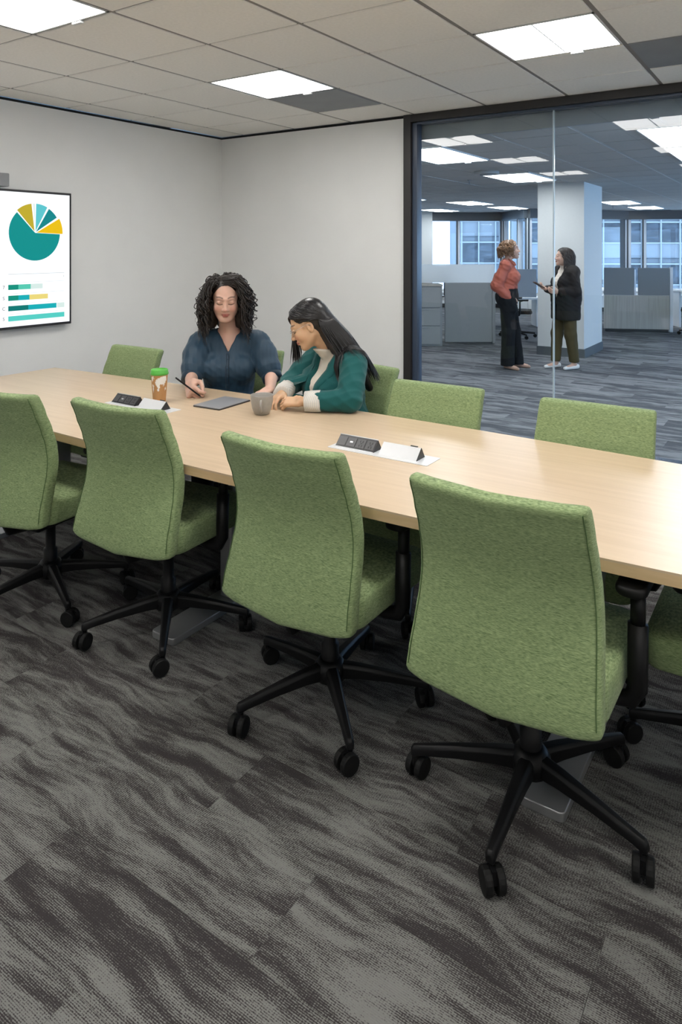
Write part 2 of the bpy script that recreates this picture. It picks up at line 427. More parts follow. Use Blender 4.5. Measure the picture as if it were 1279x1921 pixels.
# ================================================================ open office beyond the glass
WP = [(-9.9, 15.66), (-8.54, 16.55), (-6.71, 17.77), (-5.545, 16.26), (-3.81, 18.63), (-1.26, 19.62), (2.6, 20.3)]   # window line
def in_poly(x, y, m=0.0):
    P = [(-9.9, 5.39)]+WP+[(2.6, 5.39)]
    c = False
    for k in range(len(P)):
        (x1, y1), (x2, y2) = P[k], P[(k+1) % len(P)]
        if (y1 > y) != (y2 > y) and x < (x2-x1)*(y-y1)/(y2-y1)+x1: c = not c
    return c
def near_view(x, y):                     # floor the picture shows beyond the glass
    d = -0.5563*x+0.831*y; u = 0.831*x+0.5563*y
    return in_poly(x, y) and 0.02 < u/d < 0.55 and d < 12.2
fo = carpet_floor('floor_office', 'carpet_office', -9.9, 2.6, YG+0.1, 21.0, 1.0, 0.25, (-6.2, 1.6, YG+0.1, 14.2), inside=near_view)
nsheet = MB().span((-9.9, YG+0.1, -0.009), (2.6, 21.0, -0.003)).build('carpet_sheet', 'carpet_office', fo); nsheet['kind'] = 'stuff'
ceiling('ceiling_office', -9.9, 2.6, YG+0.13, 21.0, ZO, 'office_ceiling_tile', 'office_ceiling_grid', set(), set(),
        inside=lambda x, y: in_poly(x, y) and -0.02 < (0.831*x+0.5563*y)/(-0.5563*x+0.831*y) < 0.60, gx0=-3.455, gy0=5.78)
wallbox('wall_bulkhead', (-9.9, YG+0.12, ZO), (2.6, YG+0.15, ZC+0.2), 'grey_metal_panel')
wallbox('wall_office_near', (-9.9, YG+0.0, 0), (XL-T, YG+T, ZC), 'office_wall_paint')
wallbox('wall_office_left', (-10.0, YG, 0), (-9.9, 15.7, ZC), 'office_wall_paint')
wallbox('wall_office_corner', (XR+T, YG, 0), (2.6, YG+T, ZC), 'office_wall_paint')
wallbox('ceiling_slab', (-12, YN-0.3, 2.95), (4, 22, 3.1), 'ceiling_plenum')

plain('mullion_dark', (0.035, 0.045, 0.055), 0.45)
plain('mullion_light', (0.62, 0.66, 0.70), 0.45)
plain('sill_white', (0.66, 0.68, 0.70), 0.5)
def window_bay(idx, p, q, splits, solid=None):
    """one straight run of window wall: wall below the sill, glazing, mullions, dark blind box on top"""
    P = Vector((p[0], p[1], 0)); Q = Vector((q[0], q[1], 0)); L = (Q-P).length; d = (Q-P)/L
    ang = math.atan2(d.y, d.x)
    e = empty('window_%d' % idx, P, ang); struct(e)
    ZS, ZT = 0.46, ZO-0.22
    MB().span((0, 0, 0), (L, 0.15, ZS)).build('wall_panel', 'office_wall_paint', e)
    MB().span((0, -0.30, 0.10), (L, 0.0, 0.36)).build('heater_cabinet', 'sill_white', e, bevel=0.006)
    MB().span((0, -0.33, 0.36), (L, 0.10, 0.40)).build('sill', 'sill_white', e, bevel=0.006)
    MB().span((0, -0.28, 0.0), (L, -0.01, 0.10)).build('plinth', 'frame_black', e)
    MB().span((0, -0.10, ZT), (L, 0.15, ZO+0.02)).build('blind_box', 'mullion_dark', e)
    xs = [0]+[s*L for s in splits]+[L]
    for k in range(len(xs)):
        x = xs[k]; w = 0.05
        a = min(max(x, w), L-w)
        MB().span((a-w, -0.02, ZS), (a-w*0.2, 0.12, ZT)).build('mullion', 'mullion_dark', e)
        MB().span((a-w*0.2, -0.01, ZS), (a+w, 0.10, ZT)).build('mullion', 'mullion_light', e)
    for k in range(len(xs)-1):
        a, b = xs[k]+0.05, xs[k+1]-0.05
        MB().add([(a, 0.05, ZS), (b, 0.05, ZS), (b, 0.05, ZT), (a, 0.05, ZT)], [(0, 1, 2, 3)]).build('pane', 'window_glass', e)
    # light portal just inside the glazing guides the sky sampling
    al = bpy.data.lights.new('daylight', 'AREA'); al.shape = 'RECTANGLE'; al.size = L; al.size_y = ZT-ZS; al.energy = 1.0
    al.cycles.is_portal = True
    lo = bpy.data.objects.new('daylight', al); COL.objects.link(lo); lo.parent = e
    lo.location = (L/2, -0.03, (ZS+ZT)/2); lo.rotation_euler = (R(90), 0, PI)
    return e
window_bay(1, WP[0], WP[1], [])
window_bay(2, WP[1], WP[2], [0.12, 0.45])
window_bay(3, WP[2], WP[3], [0.62])
window_bay(4, WP[3], WP[4], [0.5])
window_bay(5, WP[4], WP[5], [0.15, 0.62])
window_bay(6, WP[5], WP[6], [0.3, 0.7])
window_bay(7, WP[6], (2.6, 5.4), [0.125*k for k in range(1, 8)])
# pale pier that closes the left end of the glazing
pm = MB().box((-8.42, 16.40, ZO/2), (0.5, 0.30, ZO), rz=math.atan2(WP[1][1]-WP[0][1], WP[1][0]-WP[0][0])); struct(pm.build('wall_pier', 'office_wall_paint'))

# square column with a dark base
plain('column_base', (0.09, 0.10, 0.11), 0.5)
cv = empty('wall_column', (-2.62, 10.05, 0)); struct(cv)
MB().span((-0.66, 0, 0.0), (0, 1.02, ZO+.01)).build('shaft', 'office_wall_paint', cv)
cb = MB().span((-0.672, -0.012, 0), (0.012, 1.032, 0.125)).build('base', 'column_base', cv)

# office lights
ol = [(-3.08, 6.37, 'long office ceiling light cut by the black jamb of the glass'), (-3.15, 8.95, 'long office ceiling light crossed by the joint of the glass panes'),
      (-5.8, 13.45, 'thin far office ceiling light left of the two standing women'), (-5.75, 15.5, 'far office ceiling light beside the left edge of the column'),
      (-7.55, 15.6, 'farthest office ceiling light above the left windows'), (-3.19, 15.0, 'far office ceiling light just right of the column'),
      (-3.1, 17.2, 'far office ceiling light over the right windows'), (-0.82, 6.36, 'bright office ceiling light at the upper right edge of the picture'),
      (-0.82, 7.58, 'office ceiling light mostly outside the right edge behind a brighter one')]
for (x, y, lab) in ol:
    t = ceiling_light('ceiling_light', x, y, ZO-0.015, 0.60, 1.16, 'office_diffuser'); tag(t, lab, 'light', 'office ceiling lights')
for (x, y, lab) in ((-6.4, 9.0, 'office ceiling light hidden behind the grey wall, nearer one'), (-6.4, 11.5, 'office ceiling light hidden behind the grey wall, farther one'), (-0.6, 11.5, 'office ceiling light outside the right edge level with the column')):
    t = ceiling_light('ceiling_light', x, y, ZO-0.015, 0.60, 1.16, 'office_diffuser'); tag(t, lab, 'light', 'office ceiling lights')
t = empty('air_diffuser', (-3.26, 8.06, ZO)); tag(t, 'round grey air diffuser on the office ceiling', 'vent')
MB().lathe([(0.02, -0.012), (0.10, -0.02), (0.14, -0.035), (0.15, -0.035), (0.15, -0.0)], 28).build('rim', 'office_ceiling_grid', t, smooth=True)
MB().lathe([(0.0, -0.045), (0.08, -0.045), (0.085, -0.035), (0.0, -0.02)], 24).build('plate', 'grey_metal_panel', t, smooth=True)
for (x, y, lab) in ((-3.87, 8.95, 'small ceiling sprinkler head near the round air diffuser'), (-3.6, 16.2, 'small ceiling sprinkler head near the far windows')):
    t = empty('sprinkler', (x, y, ZO)); tag(t, lab, 'sprinkler')
    MB().lathe([(0.03, 0.0), (0.03, -0.008), (0.008, -0.010), (0.008, -0.045), (0.0, -0.05)], 12).build('stem', 'grey_metal_panel', t)
    MB().lathe([(0.0, -0.05), (0.022, -0.05), (0.022, -0.055), (0.0, -0.055)], 12).build('deflector', 'grey_metal_panel', t)
# ================================================================ conference table
TZ = 0.74
TXL, TXR, TYC = -4.237, 0.03, 2.39
def half(x):
    q = (x-(TXL+TXR)/2)/((TXR-TXL)/2)
    return 0.545-0.085*q*q
tb = empty('conference_table', ((TXL+TXR)/2, TYC, 0)); tag(tb, 'long boat-shaped maple conference table with metal feet', 'table')
xs = [TXL+(TXR-TXL)*k/24 for k in range(25)]
cx0 = (TXL+TXR)/2
poly = [(x-cx0, -half(x)) for x in xs]+[(x-cx0, half(x)) for x in reversed(xs)]
MB().prism(poly, TZ-0.006, TZ).build('table_top', 'maple_top', tb)
MB().prism([(x*0.9998, y*0.9995) for x, y in poly], TZ-0.036, TZ-0.006).build('edge_band', 'maple_edge', tb)
MB().span((-1.9, -0.04, TZ-0.09), (1.9, 0.04, TZ-0.036)).build('beam', 'black_plastic', tb)
for fx in (-1.53, -0.01, 1.495):
    lg = empty('leg', (fx, 0, 0)); lg.parent = tb
    m = MB().prism(rrect(0.064, 0.50, 0.018), 0.0, 0.028).build('foot_plate', 'steel_grey', lg, bevel=0.004)
    MB().prism(rrect(0.035, 0.14, 0.012), 0.028, TZ-0.06).build('column', 'steel_grey', lg, bevel=0.003)
    MB().span((-0.04, -0.36, TZ-0.06), (0.04, 0.36, TZ-0.036)).build('top_plate', 'black_plastic', lg)
# ================================================================ power modules let into the top
def power_module(lab, loc):
    t = empty('power_module', loc); tag(t, lab, 'power module', 'power modules in the table top')
    MB().prism(rrect(0.225, 0.058, 0.004), 0.0, 0.002).build('plate', 'module_plate', t)
    # tilted socket block: triangular prism open towards the camera side
    def wedge(name, x0, x1, m, y0=-0.030, y1=0.038, yt=0.012, h=0.042):
        v = [(x0, y0, .002), (x0, y1, .002), (x0, yt, h), (x1, y0, .002), (x1, y1, .002), (x1, yt, h)]
        return MB().add(v, [(0, 2, 1), (3, 4, 5), (0, 1, 4, 3), (1, 2, 5, 4), (0, 3, 5, 2)]).build(name, m, t)
    a = wedge('socket_block', -0.205, -0.025, 'black_face')
    n = Vector((0, -0.040, 0.042)).normalized()           # face normal of the sloping front
    n = Vector((0, -(0.042-.002), (0.012+0.030))).normalized()
    up = Vector((0, 0.042, 0.040)).normalized()
    def onface(x, s, w, hh, th, name, m, par):
        c = Vector((x, -0.030, 0.002))+up*s+n*(th/2)
        rot = Matrix((Vector((1, 0, 0)), up, n)).transposed()
        return MB().box(c, (w, hh, th), rot=rot).build(name, m, par)
    for k in range(4):
        x = -0.182+k*0.0445
        onface(x, 0.029, 0.038, 0.040, 0.002, 'socket_cover', 'socket_grey', a)
        if k == 1: onface(x, 0.029, 0.013, 0.006, 0.004, 'usb_port', 'silver', a)
        if k >= 2:
            for (dx, ds, w, h) in ((-0.006, 0.009, 0.003, 0.008), (0.006, 0.009, 0.003, 0.008), (0.0, 0.001, 0.005, 0.004), (-0.006, -0.010, 0.003, 0.008), (0.006, -0.010, 0.003, 0.008)):
                onface(x+dx, 0.029+ds, w, h, 0.0035, 'socket_slot', 'black_face', a)
    v = Vector((0, 0, 0))
    MB().tube([(-0.205, -0.031, 0.003), (-0.025, -0.031, 0.003)], 0.002, 6).build('trim_edge', 'silver', t)
    MB().tube([(-0.205, 0.012, 0.043), (-0.025, 0.012, 0.043)], 0.002, 6).build('trim_edge', 'silver', t)
    b = wedge('flap', 0.0, 0.165, 'module_plate')
    wedge('flap_end', 0.1652, 0.168, 'black_face')
    MB().box((0.135, 0.014, 0.044), (0.03, 0.006, 0.003)).build('flap_tab', 'black_face', t)
    return t
power_module('power module with dark sockets near the middle of the table front', (-1.40, 2.385, TZ))
power_module('power module behind the second green chair, beside the paper cup', (-2.83, 2.40, TZ))

# ================================================================ green conference chairs
def back_rings(w_top, w_bot, z0, z1, thick):
    rings = []
    prof = [(0.0, -0.256), (0.12, -0.246), (0.25, -0.226), (0.38, -0.208), (0.48, -0.203), (0.60, -0.212), (0.72, -0.236), (0.86, -0.270), (1.0, -0.304)]
    def yb(t):
        for k in range(len(prof)-1):
            if t <= prof[k+1][0]:
                a = (t-prof[k][0])/(prof[k+1][0]-prof[k][0]); a = a*a*(3-2*a)*0.5+a*0.5
                return prof[k][1]+(prof[k+1][1]-prof[k][1])*a
        return prof[-1][1]
    N = 18
    ts = [0.0, 0.006, 0.02, 0.045]+[0.08+0.84*k/N for k in range(N+1)]+[0.955, 0.98, 0.994, 1.0]
    n = 36
    for t in ts:
        e = min(t, 1-t)*(z1-z0); rr = 0.017
        inset = 0.0 if e > rr else rr-math.sqrt(max(0, rr*rr-(rr-e)**2))
        hw = (w_bot+(w_top-w_bot)*t)/2 - 0.004*math.sin(PI*t) - inset*0.5
        ht = thick/2-inset*0.9
        ring = []
        for k in range(n):
            a = 2*PI*k/n; c, s = math.cos(a), math.sin(a)
            ex = 0.16
            x = hw*math.copysign(abs(c)**ex, c); y = ht*math.copysign(abs(s)**0.42, s)
            q = x/hw if hw else 0
            z = z0+(z1-z0)*t-0.030*(1-q*q)*max(0, 1-t*2.2)-0.006*(1-q*q)*max(0, t*3-2)
            yy = yb(t)+y+0.030*q*q*(0.35+0.65*t)     # wraps forward at the sides
            ring.append((x, yy, z))
        rings.append(ring)
    return rings
def make_chair(name='conference_chair', dz=0.0, legs=18):
    t = empty(name)
    z0, z1 = 0.388+dz, 0.925+dz
    rings = back_rings(0.464, 0.514, z0, z1, 0.064)
    b = MB().loft(rings).build('backrest', 'green_fabric', t, smooth=True)
    n = 36
    for k in (20, 34):                      # seams down both rear edges
        kk = 22 if k == 20 else 32
        pts = [Vector(rings[i][kk]) + Vector((0, -0.0015, 0)) for i in range(3, len(rings)-2)]
        MB().tube(pts, 0.0016, 5).build('seam', 'green_seam', b)
    # seat cushion
    rs = []
    zt, zb = 0.475+dz, 0.375+dz
    for (z, ins) in ((zb, 0.016), (zb+0.005, 0.005), (zb+0.014, 0.0), (zt-0.014, 0.0), (zt-0.005, 0.004), (zt-0.0005, 0.013), (zt+0.003, 0.05), (zt+0.005, 0.14)):
        rs.append([(x, y+0.015, z-0.012*max(0, (y-0.12)/0.13)) for x, y in rrect(0.25-ins, 0.245-ins, 0.06-min(ins, .04)*0.6, 6)])
    MB().loft(rs).build('seat', 'green_fabric', t, smooth=True)
    MB().prism(rrect(0.19, 0.17, 0.03), 0.345+dz, 0.378+dz).build('seat_pan', 'black_plastic', t, bevel=0.006)
    m = MB().span((-0.075, -0.13, 0.285+dz), (0.075, 0.11, 0.345+dz)); m.build('mechanism', 'black_plastic', t, bevel=0.015)
    MB().tube([(0, -0.12, 0.32+dz), (0, -0.20, 0.33+dz), (0, -0.235, 0.40+dz), (0, -0.215, 0.52+dz)], [0.022, 0.024, 0.024, 0.02], 10, flat=1.5).build('back_bracket', 'black_plastic', t, smooth=True)
    # arms: post, crank and pad
    for s in (-1, 1):
        x = s*0.282
        pst = MB().tube([(s*0.13, 0.0, 0.355+dz), (s*0.22, 0.0, 0.345+dz), (s*0.265, 0.0, 0.352+dz), (x, 0.0, 0.385+dz), (x, 0.0, 0.43+dz), (x, 0.005, 0.55+dz)],
                        [0.018, 0.019, 0.020, 0.021, 0.0215, 0.0215], 12, flat=1.2).build('arm_post', 'black_plastic', t, smooth=True)
        MB().tube([(x, 0.005, 0.54+dz), (x, 0.008, 0.63+dz)], 0.019, 10).build('arm_sleeve', 'black_plastic', pst, smooth=True)
        MB().prism(rrect(0.040, 0.110, 0.034), 0.630+dz, 0.655+dz).build('arm_pad', 'black_rubber', t, bevel=0.009, seg=3).location = (x-s*0.012, 0.065, 0)
    # gas lift, hub, five legs with twin-wheel castors
    MB().lathe([(0.030, 0.07), (0.030, 0.20), (0.022, 0.205), (0.022, 0.30+dz)], 18).build('gas_lift', 'black_plastic', t, smooth=True)
    MB().lathe([(0.030, 0.075), (0.052, 0.085), (0.055, 0.125), (0.042, 0.145), (0.030, 0.15)], 20).build('hub', 'black_plastic', t, smooth=True)
    RR = 0.325
    for k in range(5):
        a = R(legs+72*k); d = Vector((math.cos(a), math.sin(a), 0)); sd = Vector((-d.y, d.x, 0))
        rg = []
        for (r, zt_, hh, ww) in ((0.03, 0.140, 0.050, 0.046), (0.10, 0.134, 0.042, 0.040), (0.20, 0.120, 0.034, 0.032), (0.303, 0.103, 0.028, 0.026), (RR+0.006, 0.098, 0.030, 0.024), (RR+0.013, 0.090, 0.020, 0.018)):
            c = d*r
            rg.append([c+sd*(ww/2)+Vector((0, 0, zt_-hh)), c+sd*(ww/2)+Vector((0, 0, zt_-0.010)), c+sd*(ww*0.28)+Vector((0, 0, zt_)),
                       c-sd*(ww*0.28)+Vector((0, 0, zt_)), c-sd*(ww/2)+Vector((0, 0, zt_-0.010)), c-sd*(ww/2)+Vector((0, 0, zt_-hh))])
        lg = MB().loft(rg).build('base_leg', 'black_plastic', t, bevel=0.003)
        # castor: swivel angle varies from leg to leg
        ca = a+R((40, -65, 110, 15, -120)[k]); f = Vector((math.cos(ca), math.sin(ca), 0)); ax = Vector((-f.y, f.x, 0))
        c = d*RR+f*0.012
        cs = MB().tube([d*RR+Vector((0, 0, 0.040)), d*RR+Vector((0, 0, 0.085))], 0.010, 8)
        cs.box(c+Vector((0, 0, 0.046)), (0.030, 0.012, 0.034), rz=ca)
        co = cs.build('castor_fork', 'black_plastic', t)
        for s in (-1, 1):
            w = MB()
            rings_ = []
            for (rad, off) in ((0.020, 0.006), (0.030, 0.007), (0.0315, 0.011), (0.0315, 0.022), (0.029, 0.0255), (0.012, 0.0265)):
                rings_.append([c+ax*(s*off)+Vector((0, 0, 0.0325))+(f*math.cos(2*PI*q/18)+Vector((0, 0, 1))*math.sin(2*PI*q/18))*rad for q in range(18)])
            w.loft(rings_).build('castor_wheel', 'black_rubber', co, bevel=0.0)
    return t
GF = 'green conference chairs around the table'
def chair_at(x, y, face, legs, dz, lab):
    c = make_chair(dz=dz, legs=legs-face)
    c.location = (x, y, 0); c.rotation_euler = (0, 0, R(face))
    tag(c, lab, 'chair', GF); return c
chair_at(-0.65, 1.93, 0, 272, 0.025, 'nearest green upholstered chair, in the right foreground with its back to the camera')
chair_at(-1.36, 1.965, 0, 243, 0.025, 'green upholstered chair second from the right on the near side of the table')
chair_at(-2.18, 1.985, 4, 242, 0.04, 'green upholstered chair third from the right on the near side, fully in view')
chair_at(-2.835, 1.885, 7, 338, 0.035, 'green upholstered chair on the near side cut off by the left edge')
chair_at(-0.735, 2.735, 180, 100, -0.025, 'green chair facing the camera on the far side, rightmost before the glass')
chair_at(-1.47, 2.755, 180, 80, -0.025, 'green chair facing the camera beside the empty place right of the woman in the blazer')
chair_at(-2.12, 3.07, 168, 60, -0.025, 'green chair the woman in the teal blazer sits on')
chair_at(-2.90, 3.13, 195, 60, -0.025, 'green chair hidden behind the woman in the navy blouse')
chair_at(-3.66, 2.79, 180, 90, -0.025, 'green chair at the far left of the table before the grey wall')
chair_at(-0.14, 2.40, 90, 190, -0.025, 'green chair at the right head of the table, seen only under the table top')

# ================================================================ display on the left wall
tv = empty('wall_display', (-4.93, 2.53, 1.465)); tag(tv, 'large wall-mounted screen showing a pie chart and bars', 'screen')
HW, HH = 0.935, 0.523
MB().span((-0.03, -HW, -HH), (-0.001, HW, HH)).build('bezel', 'frame_black', tv, bevel=0.004)
MB().span((-0.069, -0.3, -0.2), (-0.03, 0.3, 0.2)).build('wall_mount', 'black_plastic', tv)
emit('screen_white', (0.95, 0.98, 1.0), 1.1)
def scr(name, c): emit(name, s2l(c), 0.9)
for nm, c in dict(scr_teal=(16, 150, 148), scr_gold=(200, 178, 50), scr_cyan=(96, 205, 214), scr_deep=(20, 140, 145), scr_yellow=(245, 200, 20), scr_green=(20, 150, 130), scr_mint=(90, 210, 185), scr_pale=(225, 245, 240), scr_cream=(245, 225, 130), scr_dkteal=(15, 125, 120), scr_turq=(25, 180, 190), scr_aqua=(90, 215, 205), scr_grey=(190, 200, 205), scr_ink=(90, 95, 100)).items(): scr(nm, c)
sw = MB().add([(0.0, -HW+.018, -HH+.02), (0.0, HW-.018, -HH+.02), (0.0, HW-.018, HH-.018), (0.0, -HW+.018, HH-.018)], [(0, 1, 2, 3)]).build('screen', 'screen_white', tv)
TVX, TVY, TVZ = -4.93, 2.53, 1.465
def sflat(name, pts, m, lift=0.0006):
    MB().add([(lift, y-TVY, z-TVZ) for y, z in pts], [tuple(range(len(pts)))]).build(name, m, sw)
def sector(cy, cz, r, a0, a1, m, ex=0.0):
    am = R((a0+a1)/2); cy += ex*math.cos(am); cz += ex*math.sin(am)
    n = max(3, int((a1-a0)/6))
    sflat('pie_slice', [(cy, cz)]+[(cy+r*math.cos(R(a0+(a1-a0)*k/n)), cz+r*math.sin(R(a0+(a1-a0)*k/n))) for k in range(n+1)], m)
PC = (3.147, 1.665); PR = 0.213
sector(*PC, PR, 134, 358, 'scr_teal')
sector(*PC, PR, 97, 132, 'scr_gold', 0.012); sector(*PC, PR, 91, 94, 'scr_pale', 0.012); sector(*PC, PR, 62, 88.5, 'scr_cyan', 0.012)
sector(*PC, PR, 33, 59, 'scr_deep', 0.010); sector(*PC, PR*1.06, -2, 30, 'scr_yellow', 0.012)
def srect(name, y0, y1, z0, z1, m, lift=0.0006): sflat(name, [(y0, z0), (y1, z0), (y1, z1), (y0, z1)], m, lift)
srect('chart_rule', 2.93, 3.40, 1.352, 1.355, 'scr_grey')
for (z, segs) in ((1.256, [(2.93, 3.01, 'scr_green'), (3.01, 3.11, 'scr_mint'), (3.11, 3.21, 'scr_pale')]),
                  (1.175, [(2.93, 3.01, 'scr_green'), (3.01, 3.10, 'scr_turq'), (3.10, 3.255, 'scr_cream')]),
                  (1.098, [(2.93, 3.09, 'scr_dkteal'), (3.09, 3.33, 'scr_turq'), (3.335, 3.40, 'scr_pale')]),
                  (1.022, [(2.93, 3.40, 'scr_aqua')])):
    for (a, b, m) in segs: srect('chart_bar', a, b, z-0.019, z+0.019, m)
    srect('chart_rule', 2.93, 3.40, z+0.033, z+0.0345, 'scr_grey', 0.0004)
def text(body, loc, size, m, parent, rot, name='lettering', align='CENTER'):
    cu = bpy.data.curves.new(name, 'FONT'); cu.body = body; cu.size = size; cu.align_x = align; cu.align_y = 'CENTER'
    o = bpy.data.objects.new(name, cu); COL.objects.link(o)
    dg = bpy.context.evaluated_depsgraph_get(); me = bpy.data.meshes.new_from_object(o.evaluated_get(dg))
    bpy.data.objects.remove(o); o = bpy.data.objects.new(name, me); COL.objects.link(o)
    me.materials.clear(); me.materials.append(M[m]); o.parent = parent; o.location = loc; o.rotation_euler = rot
    return o
for (ch, z) in (('7', 1.256), ('S', 1.175), ('C', 1.098), ('5', 1.022)):
    text(ch, (0.0008, 2.895-TVY, z-TVZ), 0.035, 'scr_ink', sw, (R(90), 0, R(90)))
text('1', (0.0008, 3.395-TVY, 1.325-TVZ), 0.022, 'scr_ink', sw, (R(90), 0, R(90)))
vb = empty('video_bar', (-4.945, 2.53, 2.055)); tag(vb, 'grey video conference bar mounted above the wall screen', 'camera bar')
MB().prism(rrect(0.045, 0.395, 0.01), -0.052, 0.045).build('housing', 'grey_metal_panel', vb, bevel=0.006)
MB().lathe([(0.0, 0.050), (0.02, 0.050), (0.026, 0.044)], 20, axis='x').build('lens', 'black_face', vb)
# ================================================================ small things on the table
def vcol_mat(name, rough=0.6, spec=0.4):
    m, n, l, p = mat(name)
    a = n.new('ShaderNodeAttribute'); a.attribute_name = 'tint'
    nz = n.new('ShaderNodeTexNoise'); nz.inputs['Scale'].default_value = 60
    mx = n.new('ShaderNodeMix'); mx.data_type = 'RGBA'; mx.blend_type = 'MULTIPLY'; mx.inputs[0].default_value = 0.12
    l.new(a.outputs['Color'], mx.inputs[6]); l.new(nz.outputs['Color'], mx.inputs[7])
    l.new(mx.outputs[2], p.inputs['Base Color'])
    p.inputs['Roughness'].default_value = rough; p.inputs['Specular IOR Level'].default_value = spec
    return m
def set_tint(me, cols):
    at_ = me.color_attributes.new('tint', 'FLOAT_COLOR', 'POINT')
    c = np.ones((len(me.vertices), 4), dtype=np.float32); c[:, :3] = cols
    at_.data.foreach_set('color', c.ravel())
vcol_mat('printed_card', 0.75)
def pip(poly, x, y):
    c = False
    for k in range(len(poly)):
        (x1, y1), (x2, y2) = poly[k], poly[(k+1) % len(poly)]
        if (y1 > y) != (y2 > y) and x < (x2-x1)*(y-y1)/(y2-y1)+x1: c = not c
    return c
CX, CY = -2.83, 2.515
cup = empty('paper_cup', (CX, CY, TZ)); tag(cup, 'brown takeaway paper cup with a white world map and green lid', 'cup')
N, K = 120, 60; rings = []; cols = []
# land outlines on the rolled-out sleeve: angle (degrees from the side facing the room) against height share
lands = [[(-30, .80), (-12, .86), (6, .90), (26, .93), (52, .93), (60, .84), (52, .74), (40, .66), (33, .58), (27, .66), (18, .64), (8, .68), (4, .62), (0, .50), (-6, .40), (-13, .42), (-16, .56), (-26, .62), (-30, .70)],
         [(-40, .84), (-34, .88), (-36, .80)], [(44, .52), (58, .54), (60, .46), (48, .44)], [(-68, .90), (-46, .94), (-42, .86), (-56, .74), (-62, .70)], [(-60, .66), (-46, .60), (-50, .42), (-57, .34)]]
face = math.atan2(-CY, -CX)
for k in range(K+1):
    t = k/K; r_ = 0.0325+(0.0435-0.0325)*t
    ring = []
    for j in range(N):
        a = 2*PI*j/N
        ring.append((r_*math.cos(a), r_*math.sin(a), 0.002+0.150*t))
        d = math.degrees((a-face+PI) % (2*PI)-PI)
        wob = 2.5*math.sin(13*t*PI+0.3*d)+1.5*math.sin(0.9*d+31*t)
        land = any(pip(pl, d+wob, t+0.012*math.sin(d*0.7)) for pl in lands)
        cols.append((0.80, 0.77, 0.72) if land else (0.47, 0.24, 0.095))
    rings.append(ring)
b = MB().loft(rings).build('sleeve', 'printed_card', cup, smooth=True); set_tint(b.data, np.array(cols, dtype=np.float32))
plain('lid_green', (0.07, 0.36, 0.04), 0.4)
MB().lathe([(0.0450, 0.146), (0.0470, 0.148), (0.0475, 0.156), (0.0455, 0.159), (0.0440, 0.171), (0.0415, 0.174), (0.039, 0.170), (0.0, 0.168)], 40).build('lid', 'lid_green', cup, smooth=True)

plain('stoneware', (0.30, 0.28, 0.255), 0.35, noise=0.04, nscale=80)
plain('coffee', (0.05, 0.028, 0.015), 0.15)
mug = empty('mug', (-2.215, 2.615, TZ)); tag(mug, 'grey stoneware mug with a handle in front of the woman in teal', 'mug')
MB().lathe([(0.0, 0.004), (0.030, 0.0), (0.037, 0.004), (0.047, 0.030), (0.053, 0.062), (0.0550, 0.092), (0.0545, 0.095), (0.0525, 0.093), (0.049, 0.062), (0.043, 0.030), (0.033, 0.012), (0.0, 0.010)], 40, cap=False).build('body', 'stoneware', mug, smooth=True)
MB().lathe([(0.0, 0.070), (0.0505, 0.0705)], 32, cap=False).build('coffee', 'coffee', mug)
ha = math.atan2(-2.615, 2.215)+R(-4)
hd = Vector((math.cos(ha), math.sin(ha), 0))
MB().tube([hd*0.050+Vector((0, 0, 0.074)), hd*0.066+Vector((0, 0, 0.076)), hd*0.078+Vector((0, 0, 0.068)), hd*0.080+Vector((0, 0, 0.048)), hd*0.070+Vector((0, 0, 0.030)), hd*0.044+Vector((0, 0, 0.024))], 0.0062, 10, flat=1.0).build('handle', 'stoneware', mug, smooth=True)

plain('tablet_grey', (0.28, 0.29, 0.31), 0.4, metal=0.2); plain('tablet_edge', (0.03, 0.03, 0.032), 0.4)
tbx = [(-2.442, 2.552), (-2.425, 2.795), (-2.640, 2.795), (-2.612, 2.545)]
tab = empty('tablet', (-2.53, 2.67, TZ)); tag(tab, 'thin dark grey closed tablet lying beside the mug', 'tablet')
MB().prism(rrect(0.088, 0.125, 0.006), 0.0, 0.006).build('case', 'tablet_edge', tab, bevel=0.001)
MB().prism(rrect(0.0865, 0.1235, 0.005), 0.006, 0.009).build('lid', 'tablet_grey', tab, bevel=0.001)
tab.rotation_euler = (0, 0, R(3))

# ================================================================ office furniture
plain('panel_grey', (0.255, 0.275, 0.29), 0.5); plain('panel_fabric', (0.20, 0.225, 0.245), 0.95, noise=0.12, nscale=300)
plain('panel_fabric_pale', (0.34, 0.38, 0.42), 0.95, noise=0.2, nscale=120)
plain('drawer_grey', (0.29, 0.305, 0.31), 0.5); plain('laminate_white', (0.72, 0.73, 0.74), 0.4)
wood('pale_oak', (0.36, 0.34, 0.30), (0.46, 0.435, 0.385), scale=(22, 22, 1.0), rough=0.5)
def frosted(name, col, clear):
    m, n, l, p = mat(name)
    tr = n.new('ShaderNodeBsdfTransparent'); mx = n.new('ShaderNodeMixShader'); mx.inputs[0].default_value = clear
    p.inputs['Base Color'].default_value = tuple(col)+(1,); p.inputs['Roughness'].default_value = 0.4
    td = n.new('ShaderNodeBsdfTranslucent'); td.inputs[0].default_value = tuple(col)+(1,)
    m2 = n.new('ShaderNodeMixShader'); m2.inputs[0].default_value = 0.5
    l.new(p.outputs[0], m2.inputs[1]); l.new(td.outputs[0], m2.inputs[2])
    l.new(m2.outputs[0], mx.inputs[1]); l.new(tr.outputs[0], mx.inputs[2]); l.new(mx.outputs[0], n['Material Output'].inputs[0])
frosted('frosted_glass', (0.93, 0.97, 1.0), 0.12)
AV = R(33.8)
ws = empty('workstation', (-4.18, 10.68, 0), AV); tag(ws, 'grey workstation end with a frosted screen behind the woman in coral', 'workstation')
